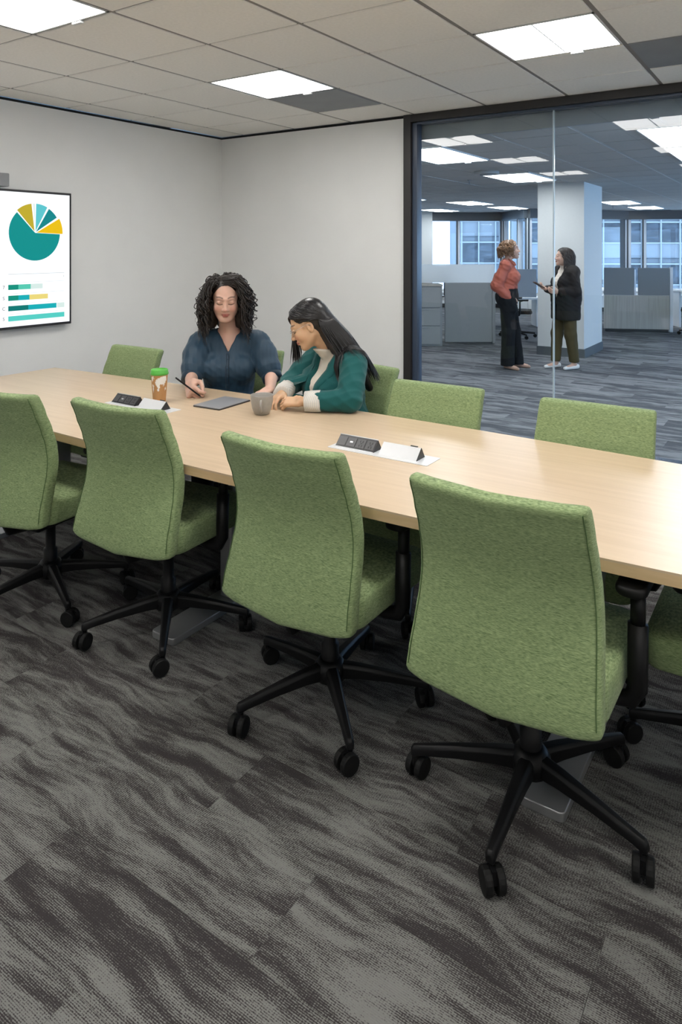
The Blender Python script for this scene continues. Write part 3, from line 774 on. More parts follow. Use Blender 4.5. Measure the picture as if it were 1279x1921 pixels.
MB().span((-0.80, 0, 0.04), (-0.045, 0.05, 0.99)).build('end_panel', 'panel_grey', ws, bevel=0.004)
MB().span((-0.042, -0.006, 0.02), (0.0, 0.055, 0.99)).build('end_post', 'panel_grey', ws, bevel=0.003)
MB().span((-0.045, 0.05, 0.04), (0.02, 1.5, 0.99)).build('side_panel', 'panel_grey', ws)
MB().span((-1.75, 0.012, 0.992), (0.0, 0.026, 1.285)).build('frosted_screen', 'frosted_glass', ws)
MB().span((-0.86, 0.055, 0.70), (-0.05, 0.75, 0.74)).build('desk_top', 'laminate_white', ws)
fc = empty('filing_cabinet', (-4.80, 10.04, 0), AV); tag(fc, 'grey three-drawer filing cabinet with a pale top beside the workstation', 'cabinet')
MB().span((-0.62, 0, 0.0), (0.0, 0.48, 0.945)).build('body', 'panel_grey', fc, bevel=0.003)
MB().span((-0.63, -0.02, 0.945), (0.005, 0.49, 0.972)).build('top', 'pale_oak', fc)
for (a, b_) in ((0.03, 0.315), (0.325, 0.60), (0.61, 0.93)):
    d = MB().span((-0.61, -0.018, a), (-0.035, 0.0, b_)).build('drawer', 'drawer_grey', fc, bevel=0.003)
    MB().span((-0.40, -0.028, b_-0.03), (-0.22, -0.018, b_-0.018)).build('pull', 'panel_grey', d)
mo = empty('monitor', (-4.93, 10.52, 0.742), AV); tag(mo, 'dark monitor dimly seen through the frosted desk screen', 'monitor')
MB().span((-0.52, 0, 0.245), (0.06, 0.025, 0.50)).build('panel', 'frame_black', mo, bevel=0.004)
MB().span((-0.06, 0.025, 0.02), (-0.02, 0.05, 0.4)).build('stand', 'frame_black', mo); MB().span((-0.15, -0.04, 0.0), (0.07, 0.12, 0.015)).build('foot', 'frame_black', mo)

def divider(name, lab, x, y, rz, parts):
    t = empty(name, (x, y, 0), rz); tag(t, lab, 'workstation')
    for (nm, a, b_, m) in parts: MB().span(a, b_).build(nm, m, t, bevel=0.004)
    return t
divider('workstation', 'workstation end of pale oak with two grey fabric screens before the right windows', -3.16, 13.53, R(23.9),
        [('oak_panel', (0, 0, 0.05), (1.14, 0.05, 0.67), 'pale_oak'), ('plinth', (0.02, 0.01, 0.0), (1.12, 0.04, 0.05), 'frame_black'),
         ('fabric_screen', (0, 0, 0.675), (0.53, 0.05, 1.18), 'panel_fabric'), ('fabric_screen', (0.60, 0, 0.675), (1.14, 0.05, 1.18), 'panel_fabric'),
         ('post', (1.145, 0.0, 0.0), (1.20, 0.06, 1.19), 'laminate_white'), ('post', (0.555, 0.08, 0.3), (0.575, 0.10, 1.15), 'silver'),
         ('desk_top', (0.0, 0.10, 0.70), (0.52, 1.4, 0.74), 'laminate_white'), ('desk_top', (0.62, 0.10, 0.70), (1.14, 1.4, 0.74), 'laminate_white')])
divider('workstation', 'speckled grey fabric desk screen and white desk behind the woman in coral', -4.86, 12.9, AV,
        [('fabric_screen', (0.0, 0, 0.60), (0.62, 0.04, 1.14), 'panel_fabric_pale'), ('desk_top', (-0.9, 0.04, 0.55), (0.75, 0.7, 0.585), 'laminate_white'),
         ('leg_panel', (-0.9, 0.1, 0.0), (-0.86, 0.66, 0.55), 'laminate_white'), ('leg_panel', (0.70, 0.3, 0.0), (0.74, 0.66, 0.55), 'laminate_white')])
divider('workstation', 'pale fabric desk screen and white desk at the right edge of the office', -1.93, 14.55, AV,
        [('fabric_screen', (0.12, 0.3, 0.75), (1.1, 0.34, 1.33), 'panel_fabric_pale'), ('desk_top', (0.05, 0, 0.70), (1.1, 0.8, 0.735), 'laminate_white'),
         ('leg_panel', (0.95, 0.05, 0.0), (0.99, 0.75, 0.70), 'laminate_white'), ('leg_panel', (0.10, 0.45, 0.0), (0.14, 0.78, 0.70), 'laminate_white')])
def task_chair(x, y, rz, lab):
    t = empty('task_chair', (x, y, 0), rz); tag(t, lab, 'chair', 'black office task chairs')
    rs = []
    for (z, w_, th, yy) in ((0.56, 0.18, 0.012, -0.24), (0.62, 0.215, 0.015, -0.25), (0.75, 0.225, 0.015, -0.24), (0.90, 0.21, 0.014, -0.26), (0.98, 0.17, 0.010, -0.28)):
        rs.append([(x_, y_+yy+0.4*x_*x_, z) for x_, y_ in rrect(w_, th, th*0.9, 4)])
    MB().loft(rs).build('backrest', 'black_rubber', t, smooth=True)
    MB().prism(rrect(0.24, 0.23, 0.08), 0.42, 0.48).build('seat', 'black_rubber', t, bevel=0.02, seg=3)
    MB().tube([(0, -0.10, 0.38), (0, -0.24, 0.42), (0, -0.27, 0.60)], 0.02, 8).build('back_bracket', 'black_plastic', t)
    MB().tube([(0, 0, 0.07), (0, 0, 0.42)], 0.026, 10).build('gas_lift', 'black_plastic', t)
    for s in (-1, 1):
        MB().tube([(s*0.20, 0, 0.40), (s*0.28, 0, 0.44), (s*0.28, 0.0, 0.64), (s*0.28, 0.14, 0.66), (s*0.28, -0.10, 0.66)], 0.016, 8).build('armrest', 'black_plastic', t)
    for k in range(5):
        a = R(20+72*k)
        lg = MB().tube([(0, 0, 0.10), (0.31*math.cos(a), 0.31*math.sin(a), 0.075)], [0.022, 0.014], 8).build('base_leg', 'black_plastic', t)
        MB().lathe([(0.0, -0.02), (0.03, -0.02), (0.03, 0.02), (0.0, 0.02)], 12, c=(0.31*math.cos(a), 0.31*math.sin(a), 0.031), axis='x').build('castor', 'black_rubber', lg)
task_chair(-4.20, 11.75, R(-60), 'black task chair behind the legs of the woman in coral')
task_chair(-1.62, 13.72, R(80), 'black task chair cut off by the right edge beside the oak panel')

# ================================================================ buildings across the street
plain('facade_light', (0.13, 0.135, 0.145), 0.7, noise=0.05, nscale=0.6); plain('facade_band', (0.18, 0.18, 0.185), 0.6, noise=0.06, nscale=0.5)
plain('facade_mullion', (0.26, 0.26, 0.26), 0.6)
m_, n_, l_, p_ = mat('facade_glass')
tc = n_.new('ShaderNodeTexCoord'); mp = n_.new('ShaderNodeMapping'); mp.inputs['Scale'].default_value = (0.5, 1, 1.6)
nz = n_.new('ShaderNodeTexNoise'); nz.inputs['Scale'].default_value = 1.6; nz.inputs['Detail'].default_value = 3; nz.inputs['Distortion'].default_value = 1.0
rp = n_.new('ShaderNodeValToRGB'); rp.color_ramp.elements[0].color = (0.012, 0.016, 0.022, 1); rp.color_ramp.elements[1].color = (0.05, 0.06, 0.075, 1)
rp.color_ramp.elements[0].position = 0.4; rp.color_ramp.elements[1].position = 0.68
oi = n_.new('ShaderNodeObjectInfo'); va = n_.new('ShaderNodeVectorMath'); va.operation = 'SCALE'; va.inputs[0].default_value = (17, 5, 11)
l_.new(oi.outputs['Random'], va.inputs['Scale']); vb_ = n_.new('ShaderNodeVectorMath'); l_.new(tc.outputs['Object'], vb_.inputs[0]); l_.new(va.outputs[0], vb_.inputs[1])
l_.new(vb_.outputs[0], mp.inputs[0]); l_.new(mp.outputs[0], nz.inputs['Vector']); l_.new(nz.outputs['Fac'], rp.inputs[0]); l_.new(rp.outputs[0], p_.inputs['Base Color'])
p_.inputs['Roughness'].default_value = 0.25
def tower(lab, px0, px1, d, wpitch, z_head, phase=0.0, floors=3, solid=False):
    """slab seen through the windows; x runs along the view-facing front"""
    u0 = (px0-639.5)/1310*d; u1 = (px1-639.5)/1310*d; Wd = u1-u0
    w2 = Vector((-0.5563, 0.831, 0)); r2 = Vector((0.831, 0.5563, 0))
    t = empty('office_building', w2*d+r2*u0, AV); tag(t, lab, 'building', 'buildings across the street')
    st = 3.6
    MB().span((0, 0.25, -14), (Wd, 6, z_head+st*2)).build('wall', 'facade_light', t)
    pane = MB().add([(0.05, 0, 0.05), (wpitch-0.05, 0, 0.05), (wpitch-0.05, 0, 1.68), (0.05, 0, 1.68)], [(0, 1, 2, 3)]).mesh('window', False, 'facade_glass')
    span = MB().add([(0.04, 0, 0.03), (wpitch-0.04, 0, 0.03), (wpitch-0.04, 0, 1.30), (0.04, 0, 1.30)], [(0, 1, 2, 3)]).mesh('panel', False, 'facade_band')
    n = int(Wd/wpitch)
    for k in range(-floors, 2):
        zt = z_head+st*k
        for i in range(n):
            for (nm, me, z) in (('window', pane, zt-1.72), ('spandrel_panel', span, zt-1.72-1.36)):
                o = bpy.data.objects.new(nm, me); COL.objects.link(o); o.parent = t; o.location = (i*wpitch+phase, 0.18, z)
        MB().span((0, 0.05, zt-0.02), (Wd, 0.3, zt+0.10)).build('ledge', 'facade_mullion', t)
        MB().span((0, 0.05, zt-1.80), (Wd, 0.3, zt-1.70)).build('ledge', 'facade_mullion', t)
        MB().span((0, 0.12, zt-3.10), (Wd, 0.3, zt-3.04)).build('ledge', 'facade_glass', t)
    for i in range(n+1):
        MB().span((i*wpitch+phase-0.05, 0.0, z_head-st*floors-3.5), (i*wpitch+phase+0.05, 0.25, z_head+st*2)).build('mullion', 'facade_mullion', t)
    return t
tower('pale blue office tower across the street behind the right windows', 988, 1430, 60, 1.65, 3.72)
tower('narrow glazed office tower across the street behind the left windows', 864, 946, 60, 1.45, 5.6, 0.1)
# ================================================================ organic modelling: distance fields meshed with surface nets
F32 = np.float32
def A3(*v): return np.array(v, dtype=F32)
def rotm(fwd, up=(0, 0, 1)):
    """columns: right, forward, up"""
    f = np.array(fwd, float); f /= np.linalg.norm(f); u = np.array(up, float)
    r_ = np.cross(f, u); r_ /= np.linalg.norm(r_); u = np.cross(r_, f)
    return np.stack([r_, f, u], 1).astype(F32)
def cap(a, b, ra, rb=None):
    a = np.array(a, dtype=F32); b = np.array(b, dtype=F32); rb = ra if rb is None else rb
    ba = b-a; den = float(ba@ba)+1e-9
    def f(P):
        pa = P-a; t = np.clip((pa@ba)/den, 0, 1)
        d = pa-t[:, None]*ba
        return np.sqrt(np.einsum('ij,ij->i', d, d))-(ra+(rb-ra)*t)
    return f
def ell(c, r_, Rm=None):
    c = np.array(c, dtype=F32); r_ = np.array(r_, dtype=F32)
    def f(P):
        q = P-c
        if Rm is not None: q = q@Rm
        q1 = q/r_; k0 = np.sqrt(np.einsum('ij,ij->i', q1, q1)); q2 = q1/r_; k1 = np.sqrt(np.einsum('ij,ij->i', q2, q2))+1e-9
        return k0*(k0-1)/k1
    return f
def rbox(c, h, rr, Rm=None):
    c = np.array(c, dtype=F32); h = np.array(h, dtype=F32)-rr
    def f(P):
        q = P-c
        if Rm is not None: q = q@Rm
        q = np.abs(q)-h
        return np.sqrt((np.maximum(q, 0)**2).sum(1))+np.minimum(q.max(1), 0)-rr
    return f
def plane(n, p):
    n = np.array(n, dtype=F32); n = n/np.linalg.norm(n); p = np.array(p, dtype=F32)
    return lambda P: (P-p)@n
def smin(a, b, k):
    if k <= 0: return np.minimum(a, b)
    h = np.clip(0.5+0.5*(b-a)/k, 0, 1)
    return b*(1-h)+a*h-k*h*(1-h)
class Field:
    def __init__(s): s.ops = []; s.disp = None
    def u(s, f, k=0.02): s.ops.append(('u', f, k)); return s
    def s(s, f, k=0.01): s.ops.append(('s', f, k)); return s
    def i(s, f, k=0.005): s.ops.append(('i', f, k)); return s
    def sub(s, keep):
        g = Field(); g.ops = [op for op, kp in zip(s.ops, keep) if kp]; g.disp = s.disp; return g
    def masks(s, Cn, rad):
        """which operations matter inside a ball of radius rad about each centre"""
        V = np.stack([f(Cn) for (o, f, k) in s.ops]); un = np.array([i == 0 or o == 'u' for i, (o, f, k) in enumerate(s.ops)])
        best = V[un].min(0); K = np.zeros(V.shape, bool)
        for i, (o, f, k) in enumerate(s.ops):
            if un[i]: K[i] = V[i] < best+2.6*rad+k
            elif o == 's': K[i] = V[i] < 1.6*rad+k
            else: K[i] = True
        return K
    def __call__(s, P):
        d = None
        for (o, f, k) in s.ops:
            v = f(P)
            if d is None: d = v
            elif o == 'u': d = smin(d, v, k)
            elif o == 's': d = -smin(-d, v, k)
            else: d = -smin(-d, -v, k)
        if s.disp is not None: d = d+s.disp(P)
        return d
def mesh_field(fn, lo, hi, h):
    lo = np.array(lo, float); hi = np.array(hi, float)
    B = 8
    nb = np.ceil((hi-lo)/(h*B)).astype(int); n = nb*B+1
    cen = [lo[k]+(np.arange(nb[k])+0.5)*B*h for k in range(3)]
    G = np.stack(np.meshgrid(*cen, indexing='ij'), -1).reshape(-1, 3).astype(F32)
    dc = fn(G).reshape(nb)
    act = np.abs(dc) < B*h*1.5
    vals = np.repeat(np.repeat(np.repeat(np.where(dc < 0, -1.0, 1.0).astype(F32), B, 0), B, 1), B, 2)
    vals = np.pad(vals, ((0, 1), (0, 1), (0, 1)), mode='edge')
    pm = np.zeros(n, bool)
    am = np.repeat(np.repeat(np.repeat(act, B, 0), B, 1), B, 2)
    for dx in (0, 1):
        for dy in (0, 1):
            for dz in (0, 1):
                pm[dx:dx+n[0]-1, dy:dy+n[1]-1, dz:dz+n[2]-1] |= am
    idx = np.argwhere(pm)
    blk = np.minimum(idx//B, nb-1); bid = (blk[:, 0]*nb[1]+blk[:, 1])*nb[2]+blk[:, 2]
    ub, inv = np.unique(bid, return_inverse=True)
    K = fn.masks(G[ub], B*h*0.87)
    um, minv = np.unique(K.T, axis=0, return_inverse=True)
    grp = minv.ravel()[inv.ravel()]; order = np.argsort(grp, kind='stable'); cuts = np.searchsorted(grp[order], np.arange(len(um)+1))
    for g in range(len(um)):
        ii = idx[order[cuts[g]:cuts[g+1]]]; sf = fn.sub(um[g])
        if len(sf.ops) and len(ii): vals[ii[:, 0], ii[:, 1], ii[:, 2]] = sf((lo+ii*h).astype(F32))
    sg = vals < 0
    cnt = np.zeros(n-1, np.int8)
    for dx in (0, 1):
        for dy in (0, 1):
            for dz in (0, 1):
                cnt += sg[dx:n[0]-1+dx, dy:n[1]-1+dy, dz:n[2]-1+dz]
    cells = np.argwhere((cnt > 0) & (cnt < 8))
    cid = np.full(n-1, -1, np.int32); cid[cells[:, 0], cells[:, 1], cells[:, 2]] = np.arange(len(cells))
    acc = np.zeros((len(cells), 3)); num = np.zeros(len(cells))
    crn = [(0, 0, 0), (1, 0, 0), (0, 1, 0), (1, 1, 0), (0, 0, 1), (1, 0, 1), (0, 1, 1), (1, 1, 1)]
    cv = [vals[cells[:, 0]+c[0], cells[:, 1]+c[1], cells[:, 2]+c[2]] for c in crn]
    for (a, b) in ((0, 1), (2, 3), (4, 5), (6, 7), (0, 2), (1, 3), (4, 6), (5, 7), (0, 4), (1, 5), (2, 6), (3, 7)):
        va, vb = cv[a], cv[b]; m = (va < 0) != (vb < 0)
        t = np.where(m, va/(va-vb+1e-12), 0)
        p = np.array(crn[a])[None]+t[:, None]*(np.array(crn[b])-np.array(crn[a]))[None]
        acc[m] += p[m]; num[m] += 1
    V = lo+(cells+acc/np.maximum(num, 1)[:, None])*h
    quads = []
    for ax in range(3):
        o1, o2 = [(1, 2), (2, 0), (0, 1)][ax]
        s0 = [slice(None)]*3; s1 = [slice(None)]*3
        s0[ax] = slice(0, n[ax]-1); s1[ax] = slice(1, n[ax])
        a = sg[tuple(s0)]; b = sg[tuple(s1)]
        e = np.argwhere(a != b)
        ok = (e[:, o1] > 0) & (e[:, o2] > 0) & (e[:, o1] < n[o1]-1) & (e[:, o2] < n[o2]-1); e = e[ok]
        inside = a[e[:, 0], e[:, 1], e[:, 2]]
        def c(d1, d2):
            q = e.copy(); q[:, o1] -= d1; q[:, o2] -= d2; return cid[q[:, 0], q[:, 1], q[:, 2]]
        q = np.stack([c(1, 1), c(0, 1), c(0, 0), c(1, 0)], 1)
        q[~inside] = q[~inside][:, ::-1]
        quads.append(q)
    Q = np.concatenate(quads); Q = Q[(Q >= 0).all(1)]
    return V, Q
def field_obj(name, fn, lo, hi, h, m, parent, root, tint=None, relax=1):
    V, Q = mesh_field(fn, lo, hi, h)
    for _ in range(relax):                       # a light Laplacian pass
        acc = np.zeros_like(V); num = np.zeros(len(V))
        for a, b in ((0, 1), (1, 2), (2, 3), (3, 0)):
            np.add.at(acc, Q[:, a], V[Q[:, b]]); np.add.at(num, Q[:, a], 1)
            np.add.at(acc, Q[:, b], V[Q[:, a]]); np.add.at(num, Q[:, b], 1)
        V = V*0.5+0.5*acc/np.maximum(num, 1)[:, None]
    me = bpy.data.meshes.new(name)
    me.vertices.add(len(V)); me.vertices.foreach_set('co', (V-np.array(root)).astype(F32).ravel())
    me.loops.add(len(Q)*4); me.loops.foreach_set('vertex_index', Q.astype(np.int32).ravel())
    me.polygons.add(len(Q)); me.polygons.foreach_set('loop_start', np.arange(0, len(Q)*4, 4, dtype=np.int32)); me.polygons.foreach_set('loop_total', np.full(len(Q), 4, np.int32))
    me.update(calc_edges=True); me.validate()
    me.polygons.foreach_set('use_smooth', [True]*len(me.polygons))
    if tint is not None: set_tint(me, tint(V.astype(F32)))
    me.materials.append(M[m])
    o = bpy.data.objects.new(name, me); COL.objects.link(o); o.parent = parent
    return o
def skin_mat(name):
    m, n, l, p = mat(name)
    a = n.new('ShaderNodeAttribute'); a.attribute_name = 'tint'
    nz = n.new('ShaderNodeTexNoise'); nz.inputs['Scale'].default_value = 90
    mx = n.new('ShaderNodeMix'); mx.data_type = 'RGBA'; mx.blend_type = 'MULTIPLY'; mx.inputs[0].default_value = 0.10
    l.new(a.outputs['Color'], mx.inputs[6]); l.new(nz.outputs['Color'], mx.inputs[7]); l.new(mx.outputs[2], p.inputs['Base Color'])
    p.inputs['Roughness'].default_value = 0.48; p.inputs['Specular IOR Level'].default_value = 0.35
    p.inputs['Subsurface Weight'].default_value = 0.12; p.inputs['Subsurface Radius'].default_value = (0.012, 0.005, 0.003); p.inputs['Subsurface Scale'].default_value = 0.6
    return m
skin_mat('skin')

class Head:
    """a face in its own frame: x to the person's right, y forward, z up; centre between the ears at eye level"""
    def __init__(s, c, fwd, up=(0, 0, 1), k=1.0): s.c = np.array(c, dtype=F32); s.R = rotm(fwd, up); s.k = k
    def w(s, x, y, z): return s.c+s.R@(np.array([x, y, z], dtype=F32)*s.k)
    def loc(s, P): return ((P-s.c)@s.R)/s.k
    def add(s, Fd, smile=0.0, eyes_open=False):
        R_, k = s.R, s.k
        def E(x, y, z, a, b, c, kk, op='u'):
            f = ell(s.w(x, y, z), (a*k, b*k, c*k), R_)
            (Fd.u if op == 'u' else Fd.s)(f, kk*k)
        def Cp(p, q, ra, rb, kk): Fd.u(cap(s.w(*p), s.w(*q), ra*k, rb*k), kk*k)
        E(0, -0.018, 0.038, 0.074, 0.093, 0.082, 0.02)
        E(0, 0.028, -0.028, 0.060, 0.060, 0.086, 0.03)
        for g in (-1, 1):
            Cp((g*0.052, -0.005, -0.050), (g*0.022, 0.058, -0.096), 0.016, 0.014, 0.03)
            E(g*0.037, 0.058, -0.032, 0.022, 0.022, 0.022, 0.025)
            Cp((g*0.040, 0.070, 0.026), (g*0.012, 0.081, 0.022), 0.009, 0.008, 0.016)
        E(0, 0.064, -0.100, 0.022, 0.019, 0.016, 0.022)
        for g in (-1, 1):
            E(g*0.031, 0.094, 0.004, 0.018, 0.016, 0.012, 0.012, 's')
            E(g*0.031, 0.0725, 0.0035, 0.0165, 0.0145, 0.0125, 0.004)
        Cp((0, 0.080, 0.014), (0, 0.101, -0.030), 0.0065, 0.0095, 0.010)
        E(0, 0.101, -0.033, 0.0105, 0.010, 0.009, 0.008)
        for g in (-1, 1): E(g*0.0125, 0.091, -0.036, 0.0075, 0.009, 0.007, 0.007)
        # lips
        for g in (-1, 1):
            Cp((g*0.003, 0.0890, -0.0600), (g*0.023, 0.0770, -0.0635+smile*0.004), 0.0055, 0.0028, 0.006)
        Cp((-0.010, 0.0875, -0.0705), (0.010, 0.0875, -0.0705), 0.0064, 0.0064, 0.007)
        Fd.s(cap(s.w(-0.021, 0.0875, -0.0645+smile*0.003), s.w(0.0, 0.0955, -0.0655), 0.0007*k), 0.002*k)
        Fd.s(cap(s.w(0.021, 0.0875, -0.0645+smile*0.003), s.w(0.0, 0.0955, -0.0655), 0.0007*k), 0.002*k)
        for g in (-1, 1):
            E(g*0.074, -0.012, -0.012, 0.009, 0.018, 0.031, 0.006)
            E(g*0.083, -0.008, -0.008, 0.007, 0.009, 0.018, 0.004, 's')
        return Fd
    def tint(s, P, base, lip, brow, cheek, look_down=True):
        q = s.loc(P); n = len(P)
        c = np.tile(np.array(base, F32), (n, 1))
        def mix(m, col): c[:] = c*(1-m[:, None])+np.array(col, F32)*m[:, None]
        face = (q[:, 1] > 0.03) & (np.abs(q[:, 0]) < 0.075) & (np.abs(q[:, 2]) < 0.13)
        ax = np.abs(q[:, 0])
        mix(np.clip(1-(((ax-0.040)/0.024)**2+((q[:, 2]+0.034)/0.022)**2), 0, 1)*0.55*face, cheek)
        mix(np.clip(1-((ax/0.014)**2+((q[:, 2]+0.032)/0.014)**2), 0, 1)*0.35*face*(q[:, 1] > 0.085), cheek)
        lipm = np.clip(1.6-(((ax)/0.0255)**2+((q[:, 2]+0.0655)/0.0118)**2)*1.5, 0, 1)*(q[:, 1] > 0.070)
        mix(lipm*0.9, lip)
        line = np.clip(1-np.abs(q[:, 2]+0.0650)/0.0022, 0, 1)*(ax < 0.022)*(q[:, 1] > 0.07)
        mix(line*0.8, (lip[0]*0.35, lip[1]*0.3, lip[2]*0.3))
        bz = 0.0285+0.006*np.sin(np.clip((ax-0.012)/0.036, 0, 1)*PI*0.8)
        br = np.clip(1.5-np.abs(q[:, 2]-bz)/0.0034, 0, 1)*((ax > 0.013) & (ax < 0.050))*face
        mix(br*0.85, brow)
        ez = -0.0035-0.004*(1-((ax-0.031)/0.017)**2)
        la = np.clip(1.5-np.abs(q[:, 2]-ez)/0.0024, 0, 1)*(np.abs(ax-0.031) < 0.0175)*face
        mix(la*0.92, (0.018, 0.012, 0.010))
        lid = np.clip(1.2-(((ax-0.031)/0.020)**2+((q[:, 2]-0.006)/0.011)**2), 0, 1)*face*0.30
        mix(lid, tuple(v*0.62 for v in base))
        return c
def hand(Fd, wrist, fwd, normal, curls, thumb=0.6, side=1, k=1.0, spread=0.06, kk=0.006):
    """palm, four fingers of unequal length and a thumb off the palm's side; normal = the way the palm faces; side=+1: thumb on +right"""
    f = np.array(fwd, float); f /= np.linalg.norm(f); nr = np.array(normal, float); nr -= f*(nr@f); nr /= np.linalg.norm(nr)
    rt = np.cross(f, nr)*side; w_ = np.array(wrist, float)
    Rm = np.stack([rt, f, nr], 1).astype(F32)
    Fd.u(rbox(w_+f*0.050*k, (0.036*k, 0.048*k, 0.0125*k), 0.0115*k, Rm), 0.018*k)
    Fd.u(ell(w_+f*0.030*k+rt*0.026*k+nr*0.006*k, (0.016*k, 0.030*k, 0.014*k), Rm), 0.012*k)
    tips = []
    for i in range(4):
        off = (0.029-0.0195*i)*k; L = (0.066, 0.074, 0.069, 0.054)[i]*k
        rad = (0.0088, 0.009, 0.0086, 0.0076)[i]*k
        base = w_+f*((0.094, 0.098, 0.094, 0.086)[i])*k+rt*off
        d = f+rt*(spread*(1.5-i)); d /= np.linalg.norm(d)
        p = base-d*0.012*k; a = 0.0
        c = curls[i] if hasattr(curls[0], '__len__') else curls
        for j, (fr, rr) in enumerate(((0.46, 1.0), (0.30, 0.93), (0.24, 0.84))):
            a += math.radians(c[j])
            dd = d*math.cos(a)+nr*math.sin(a)
            q = p+dd*(L*fr+(0.012*k if j == 0 else 0))
            Fd.u(cap(p, q, rad*rr*1.04, rad*rr*0.94), kk*(0.6 if j else 1.0)*k)
            p = q
        tips.append(p)
    b = w_+f*0.022*k+rt*0.030*k+nr*0.004*k
    d1 = f*0.62+rt*(0.78-0.5*thumb)+nr*0.55*thumb; d1 /= np.linalg.norm(d1)
    q = b+d1*0.042*k
    d2 = f*0.80+rt*(0.25-0.7*thumb)+nr*0.55*thumb; d2 /= np.linalg.norm(d2)
    q2 = q+d2*0.030*k; d3 = f*0.9+rt*(0.1-0.8*thumb)+nr*0.30*thumb; d3 /= np.linalg.norm(d3); q3 = q2+d3*0.022*k
    Fd.u(cap(b, q, 0.0135*k, 0.0108*k), 0.012*k); Fd.u(cap(q, q2, 0.0105*k, 0.0098*k), 0.004*k); Fd.u(cap(q2, q3, 0.0098*k, 0.0075*k), 0.003*k)
    return tips
def folds(amp, *waves):
    """cloth creases: sum of directed ripples (direction, wavelength, phase)"""
    W_ = [(np.array(d, dtype=F32)/np.linalg.norm(d), 2*PI/l_, ph) for (d, l_, ph) in waves]
    def f(P):
        v = np.zeros(len(P), F32)
        for i, (d, k, ph) in enumerate(W_):
            x = P@d*k+ph+0.9*np.sin(P[:, 2]*23+i)+0.7*np.sin(P[:, 0]*17+2*i)+0.6*np.sin(P[:, 1]*19+i*3)
            v += np.abs(np.sin(x))**1.0-0.64
        return amp*v/len(W_)
    return f
def strands(name, paths, m, parent, root, rad=0.004, n=5):
    """many locks in one mesh; every path is an array of points, thin at both ends"""
    vs = []; fs = []; base = 0
    for P in paths:
        P = np.asarray(P, float)-np.array(root); k = len(P)
        T = np.gradient(P, axis=0); T /= np.linalg.norm(T, axis=1)[:, None]+1e-9
        ref = np.array([0.31, 0.52, 0.79]); S = np.cross(T, ref); S /= np.linalg.norm(S, axis=1)[:, None]+1e-9; U = np.cross(S, T)
        t = np.linspace(0, 1, k); rr = rad*np.minimum(1.0, np.minimum(t*6+0.35, (1-t)*3.5+0.12))
        a = np.arange(n)*2*PI/n
        ring = P[:, None]+(S[:, None]*np.cos(a)[None, :, None]+U[:, None]*np.sin(a)[None, :, None])*rr[:, None, None]
        vs.append(ring.reshape(-1, 3))
        i = np.arange(k-1)[:, None]*n; j = np.arange(n)[None]; j2 = (j+1) % n
        fs.append(np.stack([i+j, i+j2, i+n+j2, i+n+j], -1).reshape(-1, 4)+base); base += k*n
    V = np.concatenate(vs); Q = np.concatenate(fs)
    me = bpy.data.meshes.new(name); me.vertices.add(len(V)); me.vertices.foreach_set('co', V.astype(F32).ravel())
    me.loops.add(len(Q)*4); me.loops.foreach_set('vertex_index', Q.astype(np.int32).ravel())
    me.polygons.add(len(Q)); me.polygons.foreach_set('loop_start', np.arange(0, len(Q)*4, 4, dtype=np.int32)); me.polygons.foreach_set('loop_total', np.full(len(Q), 4, np.int32))
    me.update(calc_edges=True); me.validate(); me.polygons.foreach_set('use_smooth', [True]*len(me.polygons))
    me.materials.append(M[m]); o = bpy.data.objects.new(name, me); COL.objects.link(o); o.parent = parent
    return o
# ================================================================ the people
def garment(name, col, col2=None, rough=0.75, sheen=0.1, nscale=400, bump=0.08):
    plain(name, col, rough, noise=0.06, nscale=nscale, bump=bump, bscale=900, spec=0.3, sheen=sheen)
garment('navy_silk', (0.014, 0.040, 0.070), rough=0.5); garment('navy_trim', (0.010, 0.029, 0.052), rough=0.5)
garment('teal_wool', (0.006, 0.082, 0.082), rough=0.85); garment('teal_dark', (0.004, 0.05, 0.05), rough=0.85)
garment('cream_silk', (0.66, 0.60, 0.52), rough=0.6)
garment('coral_silk', (0.42, 0.105, 0.065), rough=0.55); garment('black_cloth', (0.006, 0.0065, 0.008), rough=0.9, sheen=0.0)
garment('black_jacket', (0.013, 0.011, 0.011), rough=0.9, sheen=0.0); garment('olive_cloth', (0.062, 0.045, 0.018), rough=0.85, sheen=0.02)
garment('shoe_nude', (0.42, 0.27, 0.20), rough=0.5); garment('shoe_white', (0.72, 0.70, 0.67), rough=0.5)
plain('hair_dark', (0.014, 0.0085, 0.0065), 0.45, noise=0.4, nscale=40, spec=0.5)
plain('hair_black', (0.007, 0.006, 0.007), 0.32, noise=0.3, nscale=40, spec=0.5)
plain('hair_auburn', (0.20, 0.095, 0.038), 0.45, noise=0.4, nscale=60); plain('hair_espresso', (0.022, 0.014, 0.011), 0.42, noise=0.3, nscale=50)
plain('gold', (0.75, 0.55, 0.25), 0.3, metal=1.0); plain('wire_metal', (0.45, 0.45, 0.46), 0.25, metal=1.0)
glass('lens_glass', (0.97, 0.98, 1.0), 0.9, 1.5)
m_, n_, l_, p_ = mat('striped_cuff')
tc = n_.new('ShaderNodeTexCoord'); wv = n_.new('ShaderNodeTexWave'); wv.inputs['Scale'].default_value = 38; wv.bands_direction = 'X'
rp = n_.new('ShaderNodeValToRGB'); rp.color_ramp.elements[0].color = (0.50, 0.50, 0.50, 1); rp.color_ramp.elements[1].color = (0.66, 0.63, 0.57, 1)
rp.color_ramp.elements[0].position = 0.15; rp.color_ramp.elements[1].position = 0.4
l_.new(tc.outputs['Object'], wv.inputs[0]); l_.new(wv.outputs['Color'], rp.inputs[0]); l_.new(rp.outputs[0], p_.inputs['Base Color']); p_.inputs['Roughness'].default_value = 0.8
